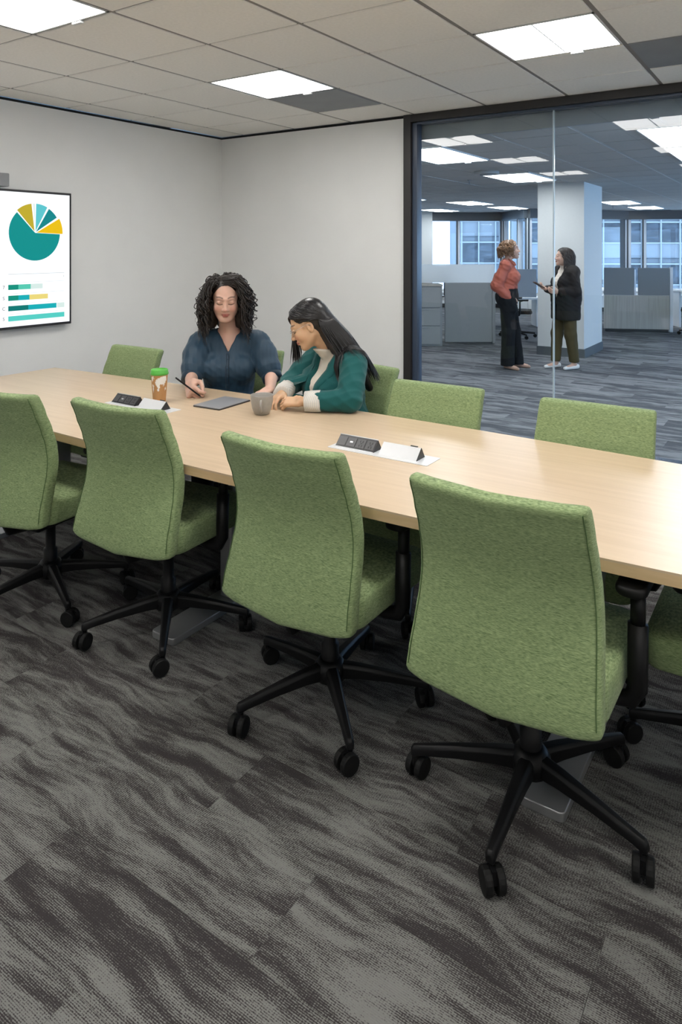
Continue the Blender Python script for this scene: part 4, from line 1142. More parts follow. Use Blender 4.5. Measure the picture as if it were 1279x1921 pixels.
FAIR, TAN, WARM = (0.62, 0.385, 0.30), (0.60, 0.37, 0.225), (0.58, 0.36, 0.27)

def frame_pts(c, th):
    """local (right, forward, height) -> world for a body standing at c and turned by th degrees"""
    t = R(th); f = np.array([-math.sin(t), math.cos(t), 0.0]); r_ = np.array([math.cos(t), math.sin(t), 0.0])
    return lambda x, y, z: np.array([c[0], c[1], 0.0])+r_*x+f*y+np.array([0, 0, z]), f, r_
def torso(Fd, L, Rm, zs, hip=0.53, w=1.0, lean=0.0, g=0.0, bust=1.0):
    """trunk from pelvis to shoulders; g thickens it into a garment"""
    def E(x, y, z, a, b, c, k): Fd.u(ell(L(x, y+lean*(z-hip), z), (a*w+g, b*w+g, c+g), Rm), k)
    E(0, -0.02, hip+0.03, 0.165, 0.125, 0.12, 0.03)
    E(0, -0.01, hip+0.18, 0.130, 0.100, 0.15, 0.06)
    E(0, -0.015, zs-0.15, 0.145, 0.103, 0.17, 0.06)
    Fd.u(cap(L(-0.155*w, -0.02+lean*(zs-hip), zs-0.012), L(0.155*w, -0.02+lean*(zs-hip), zs-0.012), 0.052+g), 0.05)
    if bust:
        for s in (-1, 1): E(s*0.068, 0.068, zs-0.165, 0.068*bust, 0.060*bust, 0.066*bust, 0.04)
    return Fd

# ------------------------------------------------ woman in the navy blouse
P1 = (-2.885, 3.105); TH1 = 218
L, f1, r1 = frame_pts(P1, TH1); RM = rotm(f1)
root1 = (P1[0], P1[1], 0.0)
w1 = empty('person', root1)
tag(w1, 'seated woman with dark curly hair in a navy blouse, holding a stylus', 'person')
hd = Head((-2.853, 3.040, 1.250), (0.655, -0.715, -0.24), k=1.06)
ZS1 = 0.995
R_sh, R_el, R_wr = L(0.185, -0.015, 0.972), np.array([-2.965, 2.880, 0.805]), np.array([-2.838, 2.742, 0.797])
L_sh, L_el, L_wr = L(-0.185, -0.015, 0.972), np.array([-2.625, 3.185, 0.800]), np.array([-2.485, 3.005, 0.765])
B = Field()
B.u(cap(hd.w(0, -0.025, -0.06), L(0, -0.035, 0.995), 0.050, 0.056), 0.03)
hd.add(B, smile=1.0)
torso(B, L, RM, ZS1, g=-0.012)
for s in (-1, 1): B.u(cap(L(s*0.03, -0.04, 1.03), L(s*0.15, -0.03, 0.992), 0.036, 0.034), 0.03)
for (a, b, c) in ((R_sh, R_el, R_wr), (L_sh, L_el, L_wr)):
    B.u(cap(a, b, 0.048, 0.041), 0.03); B.u(cap(b, c, 0.040, 0.026), 0.02)
hdir = np.array([0.74, -0.62, -0.26])
hand(B, R_wr, hdir, (0.62, 0.60, -0.50), [(38, 62, 40), (62, 70, 42), (70, 74, 42), (74, 74, 42)], thumb=0.70, side=1, k=1.12)
hand(B, L_wr, (0.10, -0.95, -0.20), (0, 0, -1), [(12, 18, 12)]*4, thumb=0.3, side=-1, k=0.95)
for s in (-1, 1):
    B.u(cap(L(s*0.09, 0.0, 0.535), L(s*0.11, 0.40, 0.515), 0.075, 0.055), 0.03); B.u(cap(L(s*0.11, 0.40, 0.515), L(s*0.11, 0.36, 0.09), 0.050, 0.036), 0.02)
    B.u(cap(L(s*0.11, 0.34, 0.04), L(s*0.12, 0.50, 0.03), 0.036, 0.026), 0.02)
LIP1, BR1, CH1 = (0.38, 0.10, 0.085), (0.035, 0.02, 0.014), (0.66, 0.30, 0.235)
field_obj('body', B, (-3.30, 2.45, 0.0), (-2.25, 3.45, 1.36), 0.0034, 'skin', w1, root1, tint=lambda V: hd.tint(V, FAIR, LIP1, BR1, CH1))
# blouse: trunk, puffed half sleeves, V opening, gathered folds
C = Field(); torso(C, L, RM, ZS1, g=0.012, bust=1.05)
for s in (-1, 1): C.u(cap(L(s*0.045, -0.045, 1.030), L(s*0.16, -0.03, 1.000), 0.040, 0.044), 0.03)
def mid(a, b, t): return np.array(a)*(1-t)+np.array(b)*t
for (a, b, c) in ((R_sh, R_el, R_wr), (L_sh, L_el, L_wr)):
    C.u(cap(mid(a, b, -0.02), mid(a, b, 0.35), 0.064, 0.072), 0.03); C.u(cap(mid(a, b, 0.35), mid(a, b, 0.80), 0.073, 0.070), 0.03); C.u(cap(mid(a, b, 0.80), mid(a, b, 0.90), 0.068, 0.050), 0.02)
C.u(ell(L(0, 0.0, 0.60), (0.155, 0.125, 0.10), RM), 0.04)
# V neck
vt, vb = L(0, 0.10, 1.075), L(0, 0.115, 0.935)
vn1 = np.cross(L(-0.058, 0.05, 1.05)-vb, f1); vn2 = np.cross(L(0.058, 0.05, 1.05)-vb, f1)
VV = Field().u(plane(vn1*np.sign(vn1@(L(-1, 0, 0.9)-vb)), vb)).i(plane(vn2*np.sign(vn2@(L(1, 0, 0.9)-vb)), vb), 0.004).i(plane(-f1, L(0, 0.015, 1.0)), 0.004)
C.s(VV, 0.006)
C.s(cap(L(0, -0.02, 1.03), L(0, 0.02, 1.20), 0.062, 0.08), 0.006)
C.disp = folds(0.0045, ((0.55, 0.45, 0.75), 0.085, 0.3), ((0.7, -0.5, 0.35), 0.060, 1.3), (tuple(r1), 0.05, 0.4))
field_obj('blouse', C, (-3.22, 2.72, 0.50), (-2.50, 3.45, 1.12), 0.0042, 'navy_silk', w1, root1, relax=1)
for (a, b) in ((R_sh, R_el), (L_sh, L_el)):
    d = Vector(b-a).normalized(); p = Vector(mid(a, b, 1.02))-Vector(root1)
    rg = []
    for (t, rr) in ((-0.034, 0.050), (-0.032, 0.0610), (0.0, 0.0600), (0.026, 0.0590), (0.028, 0.046)):
        u_ = d.orthogonal().normalized(); v_ = d.cross(u_)
        rg.append([p+d*t+(u_*math.cos(2*PI*k/28)+v_*math.sin(2*PI*k/28))*rr for k in range(28)])
    MB().loft(rg).build('sleeve_cuff', 'navy_trim', w1, smooth=True)
# placket with buttons
pl = []
def surf_y(z, x=0.0, fn=C):
    ys = np.linspace(0.25, -0.02, 140); P = np.stack([L(x, y, z) for y in ys]).astype(F32); d = fn(P)
    k = np.argmax(d < 0); return ys[k]
pts = [Vector(L(0.0, surf_y(z)+0.002, z))-Vector(root1) for z in np.linspace(0.93, 0.70, 14)]
MB().tube(pts, 0.010, 6, flat=0.3, up=tuple(f1)).build('placket', 'navy_trim', w1, smooth=True)
for z in (0.90, 0.85, 0.80, 0.75):
    q = Vector(L(0, surf_y(z)+0.006, z))-Vector(root1)
    MB().tube([q-Vector(f1)*0.002, q+Vector(f1)*0.003], 0.0048, 10).build('button', 'navy_silk', w1)
T1 = Field().u(ell(L(0, -0.03, 0.545), (0.185, 0.145, 0.10), RM))
for s in (-1, 1):
    T1.u(cap(L(s*0.09, 0.0, 0.545), L(s*0.11, 0.41, 0.525), 0.090, 0.070), 0.03); T1.u(cap(L(s*0.11, 0.41, 0.52), L(s*0.11, 0.37, 0.11), 0.066, 0.055), 0.02)
field_obj('trousers', T1, (-3.35, 2.45, 0.04), (-2.25, 3.45, 0.68), 0.010, 'black_cloth', w1, root1)
for s in (-1, 1):
    sh = Field().u(cap(L(s*0.11, 0.35, 0.038), L(s*0.12, 0.52, 0.028), 0.042, 0.032)).i(plane((0, 0, -1), (0, 0, 0.001)), 0.003)
    c_ = L(s*0.115, 0.44, 0.05); field_obj('shoe', sh, c_-0.16, c_+0.16, 0.006, 'black_cloth', w1, root1)
# curly hair: spirals that fall from the scalp around the face
rng = np.random.default_rng(11)
paths = []
def curly(n, seed, length, flare, amp, part_x=0.026, kk=1.06):
    rg = np.random.default_rng(seed); out = []; tries = 0
    while len(out) < n and tries < n*30:
        tries += 1
        a = rg.uniform(0, 2*PI); e = rg.uniform(-0.45, 1.0); ce = math.sqrt(max(0, 1-e*e))
        x, y, z = 0.080*ce*math.cos(a), -0.020+0.098*ce*math.sin(a), 0.040+0.088*e
        if y > 0.030 and z < 0.090: continue            # forehead and face stay free
        if y > 0.010 and abs(x) < 0.073 and z < 0.075: continue
        sx = 1 if x > part_x else -1
        K_ = 40; pts = []; ln = length*rg.uniform(0.66, 1.10); fl = flare*rg.uniform(0.2, 1.25)
        ph = rg.uniform(0, 2*PI); tw = rg.uniform(3.0, 6.0); am = amp*rg.uniform(0.5, 1.4); ph2 = rg.uniform(0, 6.28)
        dx = sx*(0.010+0.034*rg.uniform(0.0, 1.0))
        if y > -0.01: dx = sx*max(abs(dx), 0.082-sx*x+0.006*rg.random())
        dy = rg.uniform(-0.03, 0.03) if y > -0.02 else rg.uniform(-0.045, 0.0)
        for i in range(K_):
            t = i/(K_-1); s_ = t*ln; q = 1-(1-min(1.0, t*2.3))**1.6
            px_ = x+dx*q+sx*fl*math.sin(min(t*1.25, 1)*PI*0.62)
            py_ = y+dy*q-(0.030*q if y > 0.03 else 0.0)
            pz_ = z+0.012*math.sin(min(1, t*3)*PI)-max(0, s_-0.03)
            r0 = am*min(1, t*2.5)*(0.75+0.25*math.sin(ph2+5*t))
            px_ += r0*math.cos(ph+tw*2*PI*t); py_ += r0*math.sin(ph+tw*2*PI*t); pz_ += 0.35*r0*math.sin(ph2+tw*9*t)
            if py_ > 0.02 and abs(px_) < 0.064 and pz_ < 0.092:
                q3 = min(1.0, (0.092-pz_)/0.03); px_ = px_*(1-q3)+q3*sx*(0.066+0.010*math.sin(ph2+0.6*i)); py_ = py_*(1-q3)+q3*min(py_, 0.045)
            drop = max(0, s_-0.03)
            pts.append(hd.w(px_, py_, pz_+drop)-np.array([0, 0, 1.0])*drop*kk)
        out.append(np.array(pts))
    return out
RH = rotm((hd.R[0, 1], hd.R[1, 1], 0))
paths = curly(800, 5, 0.295, 0.028, 0.0095)+curly(260, 9, 0.235, 0.042, 0.0125)
def _free(P):
    q = hd.loc(P.astype(F32)); return not ((q[:, 1] > -0.01) & (np.abs(q[:, 0]) < 0.052) & (q[:, 2] < -0.03)).any()
paths = [P for P in paths if _free(P)]
for P in paths:                                         # locks lie on the shoulders, never inside them
    d = C(P.astype(F32)); P[:, 2] += np.where(d < 0.004, 0.004-d, 0)
strands('hair', paths, 'hair_dark', w1, root1, rad=0.0029, n=4)
HC = Field().u(ell(hd.w(0, -0.026, 0.044), (0.086, 0.100, 0.090), hd.R))
HC.s(ell(hd.w(0.0, 0.088, -0.022), (0.069, 0.078, 0.124), hd.R), 0.008)
for s in (-1, 1): HC.u(cap(hd.w(s*0.078, -0.015, 0.02), hd.w(s*0.080, -0.030, -0.15), 0.026, 0.036), 0.03)
HC.u(cap(hd.w(0, -0.085, 0.0), hd.w(0, -0.10, -0.16), 0.06, 0.06), 0.03)
field_obj('hair_mass', HC, hd.c-0.28, hd.c+0.20, 0.0045, 'hair_dark', w1, root1)
# stylus
tip, end = np.array([-2.707, 2.700, 0.7475]), np.array([-2.790, 2.590, 0.862])
sty = empty('stylus', tuple(tip)); tag(sty, 'slim black stylus held in the right hand of the woman in navy', 'stylus')
v = Vector(end-tip)
MB().tube([v*0.06, v*0.10, v*0.97, v], [0.0032, 0.0046, 0.0046, 0.0030], 10).build('barrel', 'black_plastic', sty, smooth=True)
MB().tube([v*0.0, v*0.06], [0.0008, 0.0030], 8).build('nib', 'socket_grey', sty, smooth=True)

# ------------------------------------------------ woman in the teal blazer
P2 = (-2.105, 3.085); TH2 = 152
L, f2, r2_ = frame_pts(P2, TH2); RM = rotm(f2); root2 = (P2[0], P2[1], 0.0)
w2 = empty('person', root2); tag(w2, 'seated woman with long straight black hair and glasses in a teal blazer', 'person')
h2 = Head((-2.188, 2.952, 1.143), (-0.74, -0.56, -0.46), (-0.05, 0.05, 1), k=0.97)
ZS2 = 0.965; LE = -0.06
lsh, lel, lwr = L(-0.200, 0.0, 0.935), np.array([-1.875, 2.880, 0.800]), np.array([-2.085, 2.760, 0.790])
rsh, rel, rwr = L(0.195, 0.01, 0.935), np.array([-2.335, 3.000, 0.815]), np.array([-2.268, 2.835, 0.790])
B = Field()
B.u(cap(h2.w(0, -0.03, -0.05), L(0, -0.01, 0.960), 0.048, 0.054), 0.03)
h2.add(B)
torso(B, L, RM, ZS2, g=-0.012)
for (a, b, c) in ((lsh, lel, lwr), (rsh, rel, rwr)):
    B.u(cap(a, b, 0.044, 0.038), 0.03); B.u(cap(b, c, 0.036, 0.024), 0.02)
hand(B, lwr, (-0.96, -0.22, -0.10), (-0.10, 0.45, -0.88), [(22, 40, 25), (28, 44, 28), (32, 46, 28), (36, 46, 28)], thumb=0.45, side=-1, k=0.93)
hand(B, rwr, (0.14, -0.96, -0.16), (0.25, 0.0, -0.95), [(18, 34, 22), (22, 36, 24), (26, 38, 24), (30, 38, 24)], thumb=0.35, side=1, k=0.93)
for s in (-1, 1):
    B.u(cap(L(s*0.09, 0.0, 0.535), L(s*0.10, 0.40, 0.515), 0.075, 0.055), 0.03); B.u(cap(L(s*0.10, 0.40, 0.515), L(s*0.10, 0.36, 0.09), 0.050, 0.036), 0.02)
    B.u(cap(L(s*0.10, 0.34, 0.04), L(s*0.11, 0.50, 0.03), 0.036, 0.026), 0.02)
field_obj('body', B, (-2.75, 2.40, 0.0), (-1.75, 3.45, 1.30), 0.0034, 'skin', w2, root2, tint=lambda V: h2.tint(V, TAN, (0.40, 0.13, 0.11), (0.02, 0.014, 0.012), (0.62, 0.31, 0.20)))
# cream blouse under the jacket
C = Field(); torso(C, L, RM, ZS2, g=0.006, bust=1.0); C.u(cap(L(0, -0.01, 0.955), h2.w(0, -0.02, -0.095), 0.058, 0.055), 0.02)
C.s(plane((0, 0, -1), (0, 0, 1.020)), 0.004)
C.disp = folds(0.003, (tuple(r2_), 0.04, 0.2), ((0.3, 0.5, 0.7), 0.09, 1.0))
field_obj('blouse', C, (-2.45, 2.75, 0.55), (-1.80, 3.40, 1.06), 0.0045, 'cream_silk', w2, root2)
# blazer: trunk, set-in sleeves, open front
J = Field(); torso(J, L, RM, ZS2, w=1.06, g=0.022, bust=1.0)
J.u(ell(L(0, -0.03, 0.60), (0.205, 0.155, 0.16), RM), 0.05)
for s in (-1, 1): J.u(cap(L(s*0.05, -0.05, 1.010), L(s*0.17, -0.015, 0.970), 0.040, 0.052), 0.03)
for (a, b, c) in ((lsh, lel, lwr), (rsh, rel, rwr)):
    J.u(cap(a, mid(a, b, 0.6), 0.070, 0.064), 0.025); J.u(cap(mid(a, b, 0.6), b, 0.064, 0.058), 0.02); J.u(cap(b, mid(b, c, 0.62), 0.057, 0.050), 0.02)
vb = L(0.0, 0.16, 0.58)
n1 = np.cross(L(-0.080, 0.05, 1.03)-vb, f2); n2 = np.cross(L(0.080, 0.05, 1.03)-vb, f2)
VV = Field().u(plane(n1*np.sign(n1@(L(-1, 0, 0.9)-vb)), vb)).i(plane(n2*np.sign(n2@(L(1, 0, 0.9)-vb)), vb), 0.004).i(plane(-f2, L(0, 0.02, 1.0)), 0.004)
J.s(VV, 0.005); J.s(cap(L(0, 0.01, 0.99), h2.w(0, -0.02, -0.04), 0.066, 0.085), 0.006)
J.s(plane((0, 0, 1), (0, 0, 0.50)), 0.004)
fd = folds(0.006, ((0.6, 0.3, 0.75), 0.11, 0.9), ((-0.7, 0.5, 0.5), 0.075, 0.2))
def jdisp(P):
    v = fd(P)
    # deep crease where the sleeve meets the chest
    for (a, b) in ((lsh, lel),):
        m_ = mid(a, b, 0.30)+np.array(r2_)*0.070+np.array(f2)*0.055
        q = P-m_.astype(F32); v += 0.010*np.exp(-(q*q).sum(1)/0.0009)
    return v
J.disp = jdisp
field_obj('blazer', J, (-2.62, 2.62, 0.46), (-1.72, 3.45, 1.06), 0.0042, 'teal_wool', w2, root2)
# lapels and collar: folded strips along the opening
for s in (-1, 1):
    rows = []
    for t in np.linspace(0, 1, 14):
        z = 0.995-0.33*t; x_in = s*(0.078*(1-t)+0.012); wd = 0.012+0.040*math.sin(PI*min(1, t*1.15+0.10))**0.8
        row = []
        for q in (0.0, 0.33, 0.66, 1.0):
            x = x_in+s*wd*q
            row.append(Vector(L(x, surf_y(z, x, J)+0.006*(1-0.5*q), z))-Vector(root2))
        rows.append(row)
    vs = [p for r_ in rows for p in r_]+[p-Vector(f2)*0.006 for r_ in rows for p in r_]; n_r = len(rows); o_ = n_r*4; fs = []
    for i in range(n_r-1):
        for j in range(3):
            fs += [(i*4+j, i*4+j+1, i*4+j+5, i*4+j+4), (o_+i*4+j+4, o_+i*4+j+5, o_+i*4+j+1, o_+i*4+j)]
        fs += [(i*4+3, o_+i*4+3, o_+i*4+7, i*4+7), (i*4, i*4+4, o_+i*4+4, o_+i*4)]
    MB().add(vs, fs).build('lapel', 'teal_wool', w2, smooth=True)
for (b, c) in ((lel, lwr), (rel, rwr)):
    d = Vector(c-b).normalized(); p = Vector(mid(b, c, 0.76))-Vector(root2); u_ = d.orthogonal().normalized(); v_ = d.cross(u_); rg = []
    for (t, rr) in ((-0.040, 0.046), (-0.038, 0.054), (0.0, 0.053), (0.040, 0.050), (0.042, 0.040)):
        rg.append([p+d*t+(u_*math.cos(2*PI*k/32)+v_*math.sin(2*PI*k/32)*0.92)*(rr+0.0012*math.sin(k*4.0)) for k in range(32)])
    MB().loft(rg).build('rolled_cuff', 'striped_cuff', w2, smooth=True)
T1 = Field().u(ell(L(0, -0.03, 0.545), (0.185, 0.145, 0.10), RM))
for s in (-1, 1):
    T1.u(cap(L(s*0.09, 0.0, 0.545), L(s*0.10, 0.41, 0.525), 0.090, 0.070), 0.03); T1.u(cap(L(s*0.10, 0.41, 0.52), L(s*0.10, 0.37, 0.11), 0.066, 0.055), 0.02)
field_obj('trousers', T1, (-2.75, 2.45, 0.04), (-1.75, 3.45, 0.68), 0.010, 'black_cloth', w2, root2)
for s in (-1, 1):
    sh = Field().u(cap(L(s*0.10, 0.35, 0.038), L(s*0.11, 0.52, 0.028), 0.042, 0.032)).i(plane((0, 0, -1), (0, 0, 0.001)), 0.003)
    c_ = L(s*0.105, 0.44, 0.05); field_obj('shoe', sh, c_-0.16, c_+0.16, 0.006, 'black_cloth', w2, root2)
# long straight hair: parted, over the ears and down the back; one sheet hangs beyond the face
def straight(n, seed, H_, goal, body, ear_side=-1, length=(0.36, 0.46)):
    """locks combed from the parting back over the scalp, then falling; all locks step down together"""
    rg = np.random.default_rng(seed); up = np.array([0, 0, 1.0]); heads = []; far = []
    while len(heads) < n:
        e = rg.uniform(0.02, 1.0); a = rg.uniform(0, 2*PI); ce = math.sqrt(1-e*e)
        x, y, z = 0.078*ce*math.cos(a), -0.020+0.097*ce*math.sin(a), 0.040+0.086*e
        if y > 0.050 and z < 0.080: continue
        sx = 1 if x > 0.012 else -1
        isf = (y > 0.0) and sx == -ear_side                 # locks on the far side of the face hang free
        a1 = math.atan2((y+0.020)/0.097, x/0.078)
        tgt = math.atan2(-rg.uniform(0.5, 2.2), sx*0.9) if not isf else math.atan2(0.95+rg.uniform(-0.3, 0.3), sx*0.75)
        da = (tgt-a1+PI) % (2*PI)-PI
        if abs(da) > 2.6: continue
        eend = -0.12 if isf else -0.15-0.45*min(1.0, abs(math.sin(tgt)))
        lift = 1.075+rg.uniform(0, 0.075); pts = []
        for i in range(12):
            t = i/11; ee = e*(1-t)+eend*t; c_ = math.sqrt(max(0, 1-ee*ee)); an = a1+da*t**0.85
            g = 1.02+(lift-1.02)*min(1, t*4)
            pts.append(H_.w(0.080*g*c_*math.cos(an), -0.020+0.099*g*c_*math.sin(an), 0.040+0.090*g*ee))
        heads.append(np.array(pts, float)); far.append(isf)
    Hd = np.array(heads); far = np.array(far)
    p = Hd[:, -1].copy(); d = Hd[:, -1]-Hd[:, -2]; d /= np.linalg.norm(d, axis=1)[:, None]
    ln = np.where(far, rg.uniform(0.13, 0.21, n), rg.uniform(length[0], length[1], n)); n2 = 24; out = [p.copy()]
    gb = np.array(goal)/np.linalg.norm(goal); gf = -up+0.10*np.array(goal); gf /= np.linalg.norm(gf)
    jit = rg.normal(0, 0.06, (n, 3))
    for i in range(n2):
        tgt = np.where(far[:, None], gf, gb*(1-0.55*i/n2)-up*0.55*i/n2)+jit
        w_ = 0.42 if i < 6 else 0.26; d = d*(1-w_)+w_*tgt; d /= np.linalg.norm(d, axis=1)[:, None]
        p = p+d*(ln/n2)[:, None]
        for _ in range(2):
            d0 = body(p.astype(F32)); m = d0 < 0.007
            if not m.any(): break
            gr = np.stack([body((p[m]+np.eye(3)[k]*0.004).astype(F32))-d0[m] for k in range(3)], 1); gr /= np.linalg.norm(gr, axis=1)[:, None]+1e-9
            p[m] += gr*(0.008-d0[m])[:, None]
        out.append(p.copy())
    fall = np.stack(out[1:], 1)
    return [np.concatenate([Hd[i], fall[i]]) for i in range(n)]
bk = -np.array([h2.R[0, 1], h2.R[1, 1], 0]); bk /= np.linalg.norm(bk)
bdir = bk*0.56+np.array([0.06, 0.08, -0.85])
HC = Field().u(ell(h2.w(0, -0.024, 0.042), (0.078, 0.094, 0.084), h2.R)); HC.s(ell(h2.w(0.0, 0.088, -0.03), (0.072, 0.072, 0.112), h2.R), 0.008)
HC.s(ell(h2.w(-0.085, 0.012, -0.03), (0.03, 0.045, 0.06), h2.R), 0.01)
HC.u(cap(h2.w(0.0, -0.062, 0.03), (-2.055, 3.055, 1.045), 0.062, 0.060), 0.03); HC.u(cap(h2.w(0.0, -0.055, 0.062), (-2.050, 3.06, 1.06), 0.062, 0.056), 0.04)
HC.u(cap((-2.055, 3.055, 1.045), (-2.005, 3.125, 0.93), 0.058, 0.052), 0.03); HC.u(cap((-2.005, 3.125, 0.93), (-1.955, 3.195, 0.80), 0.050, 0.020), 0.03)
HCB = HC.sub([True]*len(HC.ops))
HC.disp = folds(0.0022, ((0.83, 0.55, 0.25), 0.014, 0.0), ((0.80, 0.50, 0.40), 0.009, 1.0))
field_obj('hair_mass', HC, h2.c+np.array([-0.18, -0.16, -0.40]), h2.c+np.array([0.32, 0.36, 0.18]), 0.0042, 'hair_black', w2, root2)
paths = straight(640, 3, h2, bdir, lambda P: np.minimum(J(P), HCB(P)+0.003), ear_side=-1)
strands('hair', paths, 'hair_black', w2, root2, rad=0.0036, n=4)
gl = MB()
def rim(s):
    return [Vector(h2.w(s*0.033+0.021*math.cos(a), 0.097-0.010*abs(math.cos(a))*0.5-0.010*(1 if s*math.cos(a) > 0 else 0)*abs(math.cos(a)), -0.004+0.017*math.sin(a)))-Vector(root2) for a in np.linspace(0, 2*PI, 25)]
g0 = empty('glasses', root2); g0.parent = w2; g0.location = (0, 0, 0)
for s in (-1, 1):
    MB().tube(rim(s), 0.0011, 6).build('rim', 'wire_metal', g0, smooth=True)
    rp_ = rim(s)[:-1]; MB().add(rp_, [tuple(range(len(rp_)))]).build('lens', 'lens_glass', g0)
    MB().tube([Vector(h2.w(s*0.054, 0.085, 0.002))-Vector(root2), Vector(h2.w(s*0.073, 0.060, 0.004))-Vector(root2), Vector(h2.w(s*0.080, 0.0, 0.008))-Vector(root2), Vector(h2.w(s*0.080, -0.02, -0.008))-Vector(root2)], 0.0012, 6).build('temple', 'wire_metal', g0, smooth=True)
MB().tube([Vector(h2.w(-0.012, 0.098, 0.0))-Vector(root2), Vector(h2.w(0, 0.102, 0.003))-Vector(root2), Vector(h2.w(0.012, 0.098, 0.0))-Vector(root2)], 0.0012, 6).build('bridge', 'wire_metal', g0, smooth=True)

# ------------------------------------------------ the two women standing in the office
def standing(c, th, hgt, lab, top, trous, shoe, jacket, hands, headdir, hair, skin, lean_feet, tops='shirt', hres=0.0062):
    L, f, r_ = frame_pts(c, th); Rm = rotm(f); root = (c[0], c[1], 0.0); k = hgt/1.62
    w = empty('person', root); tag(w, lab, 'person')
    Z = lambda z: z*k
    LL = lambda x, y, z: L(x*k, y*k, z*k)
    h = Head(LL(0.0, 0.035, 1.49), headdir, k=1.0*k)
    B = Field(); B.u(cap(h.w(0, -0.025, -0.06), LL(0, -0.02, 1.315), 0.047, 0.054), 0.03); h.add(B)
    torso(B, LL, Rm, 1.31*k/k, hip=0.86, g=-0.012)
    (rsh_, rel_, rwr_, lsh_, lel_, lwr_) = [LL(*p) for p in hands[:6]]
    for (a, b, c_) in ((rsh_, rel_, rwr_), (lsh_, lel_, lwr_)):
        B.u(cap(a, b, 0.042, 0.036), 0.03); B.u(cap(b, c_, 0.034, 0.024), 0.02)
    for (wr, fw, nr, cu, th_, sd) in hands[6]:
        hand(B, LL(*wr), f*fw[1]+r_*fw[0]+np.array([0, 0, fw[2]]), f*nr[1]+r_*nr[0]+np.array([0, 0, nr[2]]), cu, thumb=th_, side=sd, k=0.95*k)
    for (s, fx, fy, ft) in lean_feet:
        hp, kn, an = LL(s*0.085, 0.0, 0.86), LL((s*0.085+fx)*0.5+s*0.01, fy*0.5+0.02, 0.46), LL(fx, fy, 0.085)
        B.u(cap(hp, kn, 0.075, 0.052), 0.03); B.u(cap(kn, an, 0.050, 0.034), 0.02)
        B.u(cap(LL(fx, fy, 0.05), LL(fx+0.12*math.sin(R(ft)), fy+0.12*math.cos(R(ft)), 0.028), 0.034, 0.024), 0.02)
    lo, hi = LL(0, 0, 0)-np.array([0.62, 0.62, 0.0]), LL(0, 0, 1.70)+np.array([0.62, 0.62, 0.0])
    field_obj('body', B, lo, hi, hres*0.8, 'skin', w, root, tint=lambda V: h.tint(V, skin, (0.38, 0.11, 0.09), (0.05, 0.03, 0.02), (0.60, 0.30, 0.22)))
    return w, h, L, LL, f, r_, Rm, root, k, (rsh_, rel_, rwr_, lsh_, lel_, lwr_), lo, hi
# woman in the coral shirt
th3 = -76
hands3 = [(0.165, -0.02, 1.285), (0.215, -0.12, 1.05), (0.150, 0.03, 0.89), (-0.165, -0.02, 1.285), (-0.19, -0.10, 1.03), (-0.145, -0.02, 0.87),
          [((0.150, 0.03, 0.89), (-0.35, 0.50, -0.8), (-1, 0, 0), [(20, 30, 20)]*4, 0.3, 1), ((-0.145, -0.02, 0.87), (0.30, 0.30, -0.9), (1, 0, 0), [(20, 30, 20)]*4, 0.3, -1)]]
w3, h3, L3, LL, f, r_, Rm, root, k, jt, lo, hi = standing((-3.21, 8.66), th3, 1.66, 'standing woman in a coral shirt and black trousers beyond the glass, hand in pocket', None, None, None, None, hands3,
    (0.83, 0.50, 0.10), None, WARM, [(1, 0.075, 0.0, 25), (-1, -0.085, 0.10, -5)])
C = Field(); torso(C, LL, Rm, 1.31, hip=0.95, g=0.016, bust=1.05)
for s in (-1, 1): C.u(cap(LL(s*0.04, -0.04, 1.345), LL(s*0.15, -0.03, 1.31), 0.036, 0.046), 0.03)
for (a, b, c) in ((jt[0], jt[1], jt[2]), (jt[3], jt[4], jt[5])):
    C.u(cap(a, mid(a, b, 0.6), 0.062, 0.072), 0.03); C.u(cap(mid(a, b, 0.6), b, 0.072, 0.068), 0.03); C.u(cap(b, mid(b, c, 0.6), 0.068, 0.060), 0.03); C.u(cap(mid(b, c, 0.6), mid(b, c, 1.02), 0.054, 0.038), 0.03)
C.s(cap(LL(0, 0.02, 1.345), h3.w(0, -0.01, -0.03), 0.052, 0.075), 0.005); C.s(cap(LL(0, 0.13, 1.27), LL(0, 0.06, 1.37), 0.012, 0.034), 0.01)
SL = Field().u(cap(jt[1], jt[2], 0.090, 0.058)).u(cap(jt[4], jt[5], 0.090, 0.058), 0.0)
HEM = plane((0, 0, -1), LL(0, 0, 1.005))
C.i(lambda P: np.minimum(HEM(P), SL(P)), 0.004)
C.disp = folds(0.008, ((0.4, 0.4, 0.8), 0.10, 0.3), ((0.7, -0.6, 0.3), 0.07, 1.0))
field_obj('shirt', C, lo, hi, 0.0062, 'coral_silk', w3, root)
for s in (-1, 1):      # collar wings
    MB().add([Vector(p)-Vector(root) for p in (LL(s*0.050, 0.010, 1.385), LL(s*0.012, 0.085, 1.330), LL(s*0.055, 0.095, 1.295), LL(s*0.075, 0.035, 1.355), LL(s*0.050, 0.000, 1.375), LL(s*0.012, 0.075, 1.320), LL(s*0.055, 0.085, 1.285), LL(s*0.075, 0.025, 1.345))],
             [(0, 1, 2, 3), (7, 6, 5, 4), (0, 4, 5, 1), (1, 5, 6, 2), (2, 6, 7, 3), (3, 7, 4, 0)]).build('collar', 'coral_silk', w3)
T_ = Field().u(ell(LL(0, -0.015, 0.90), (0.185*k, 0.145*k, 0.16*k), Rm))
T_.u(ell(LL(0, -0.005, 1.01), (0.140*k, 0.112*k, 0.06*k), Rm), 0.04)
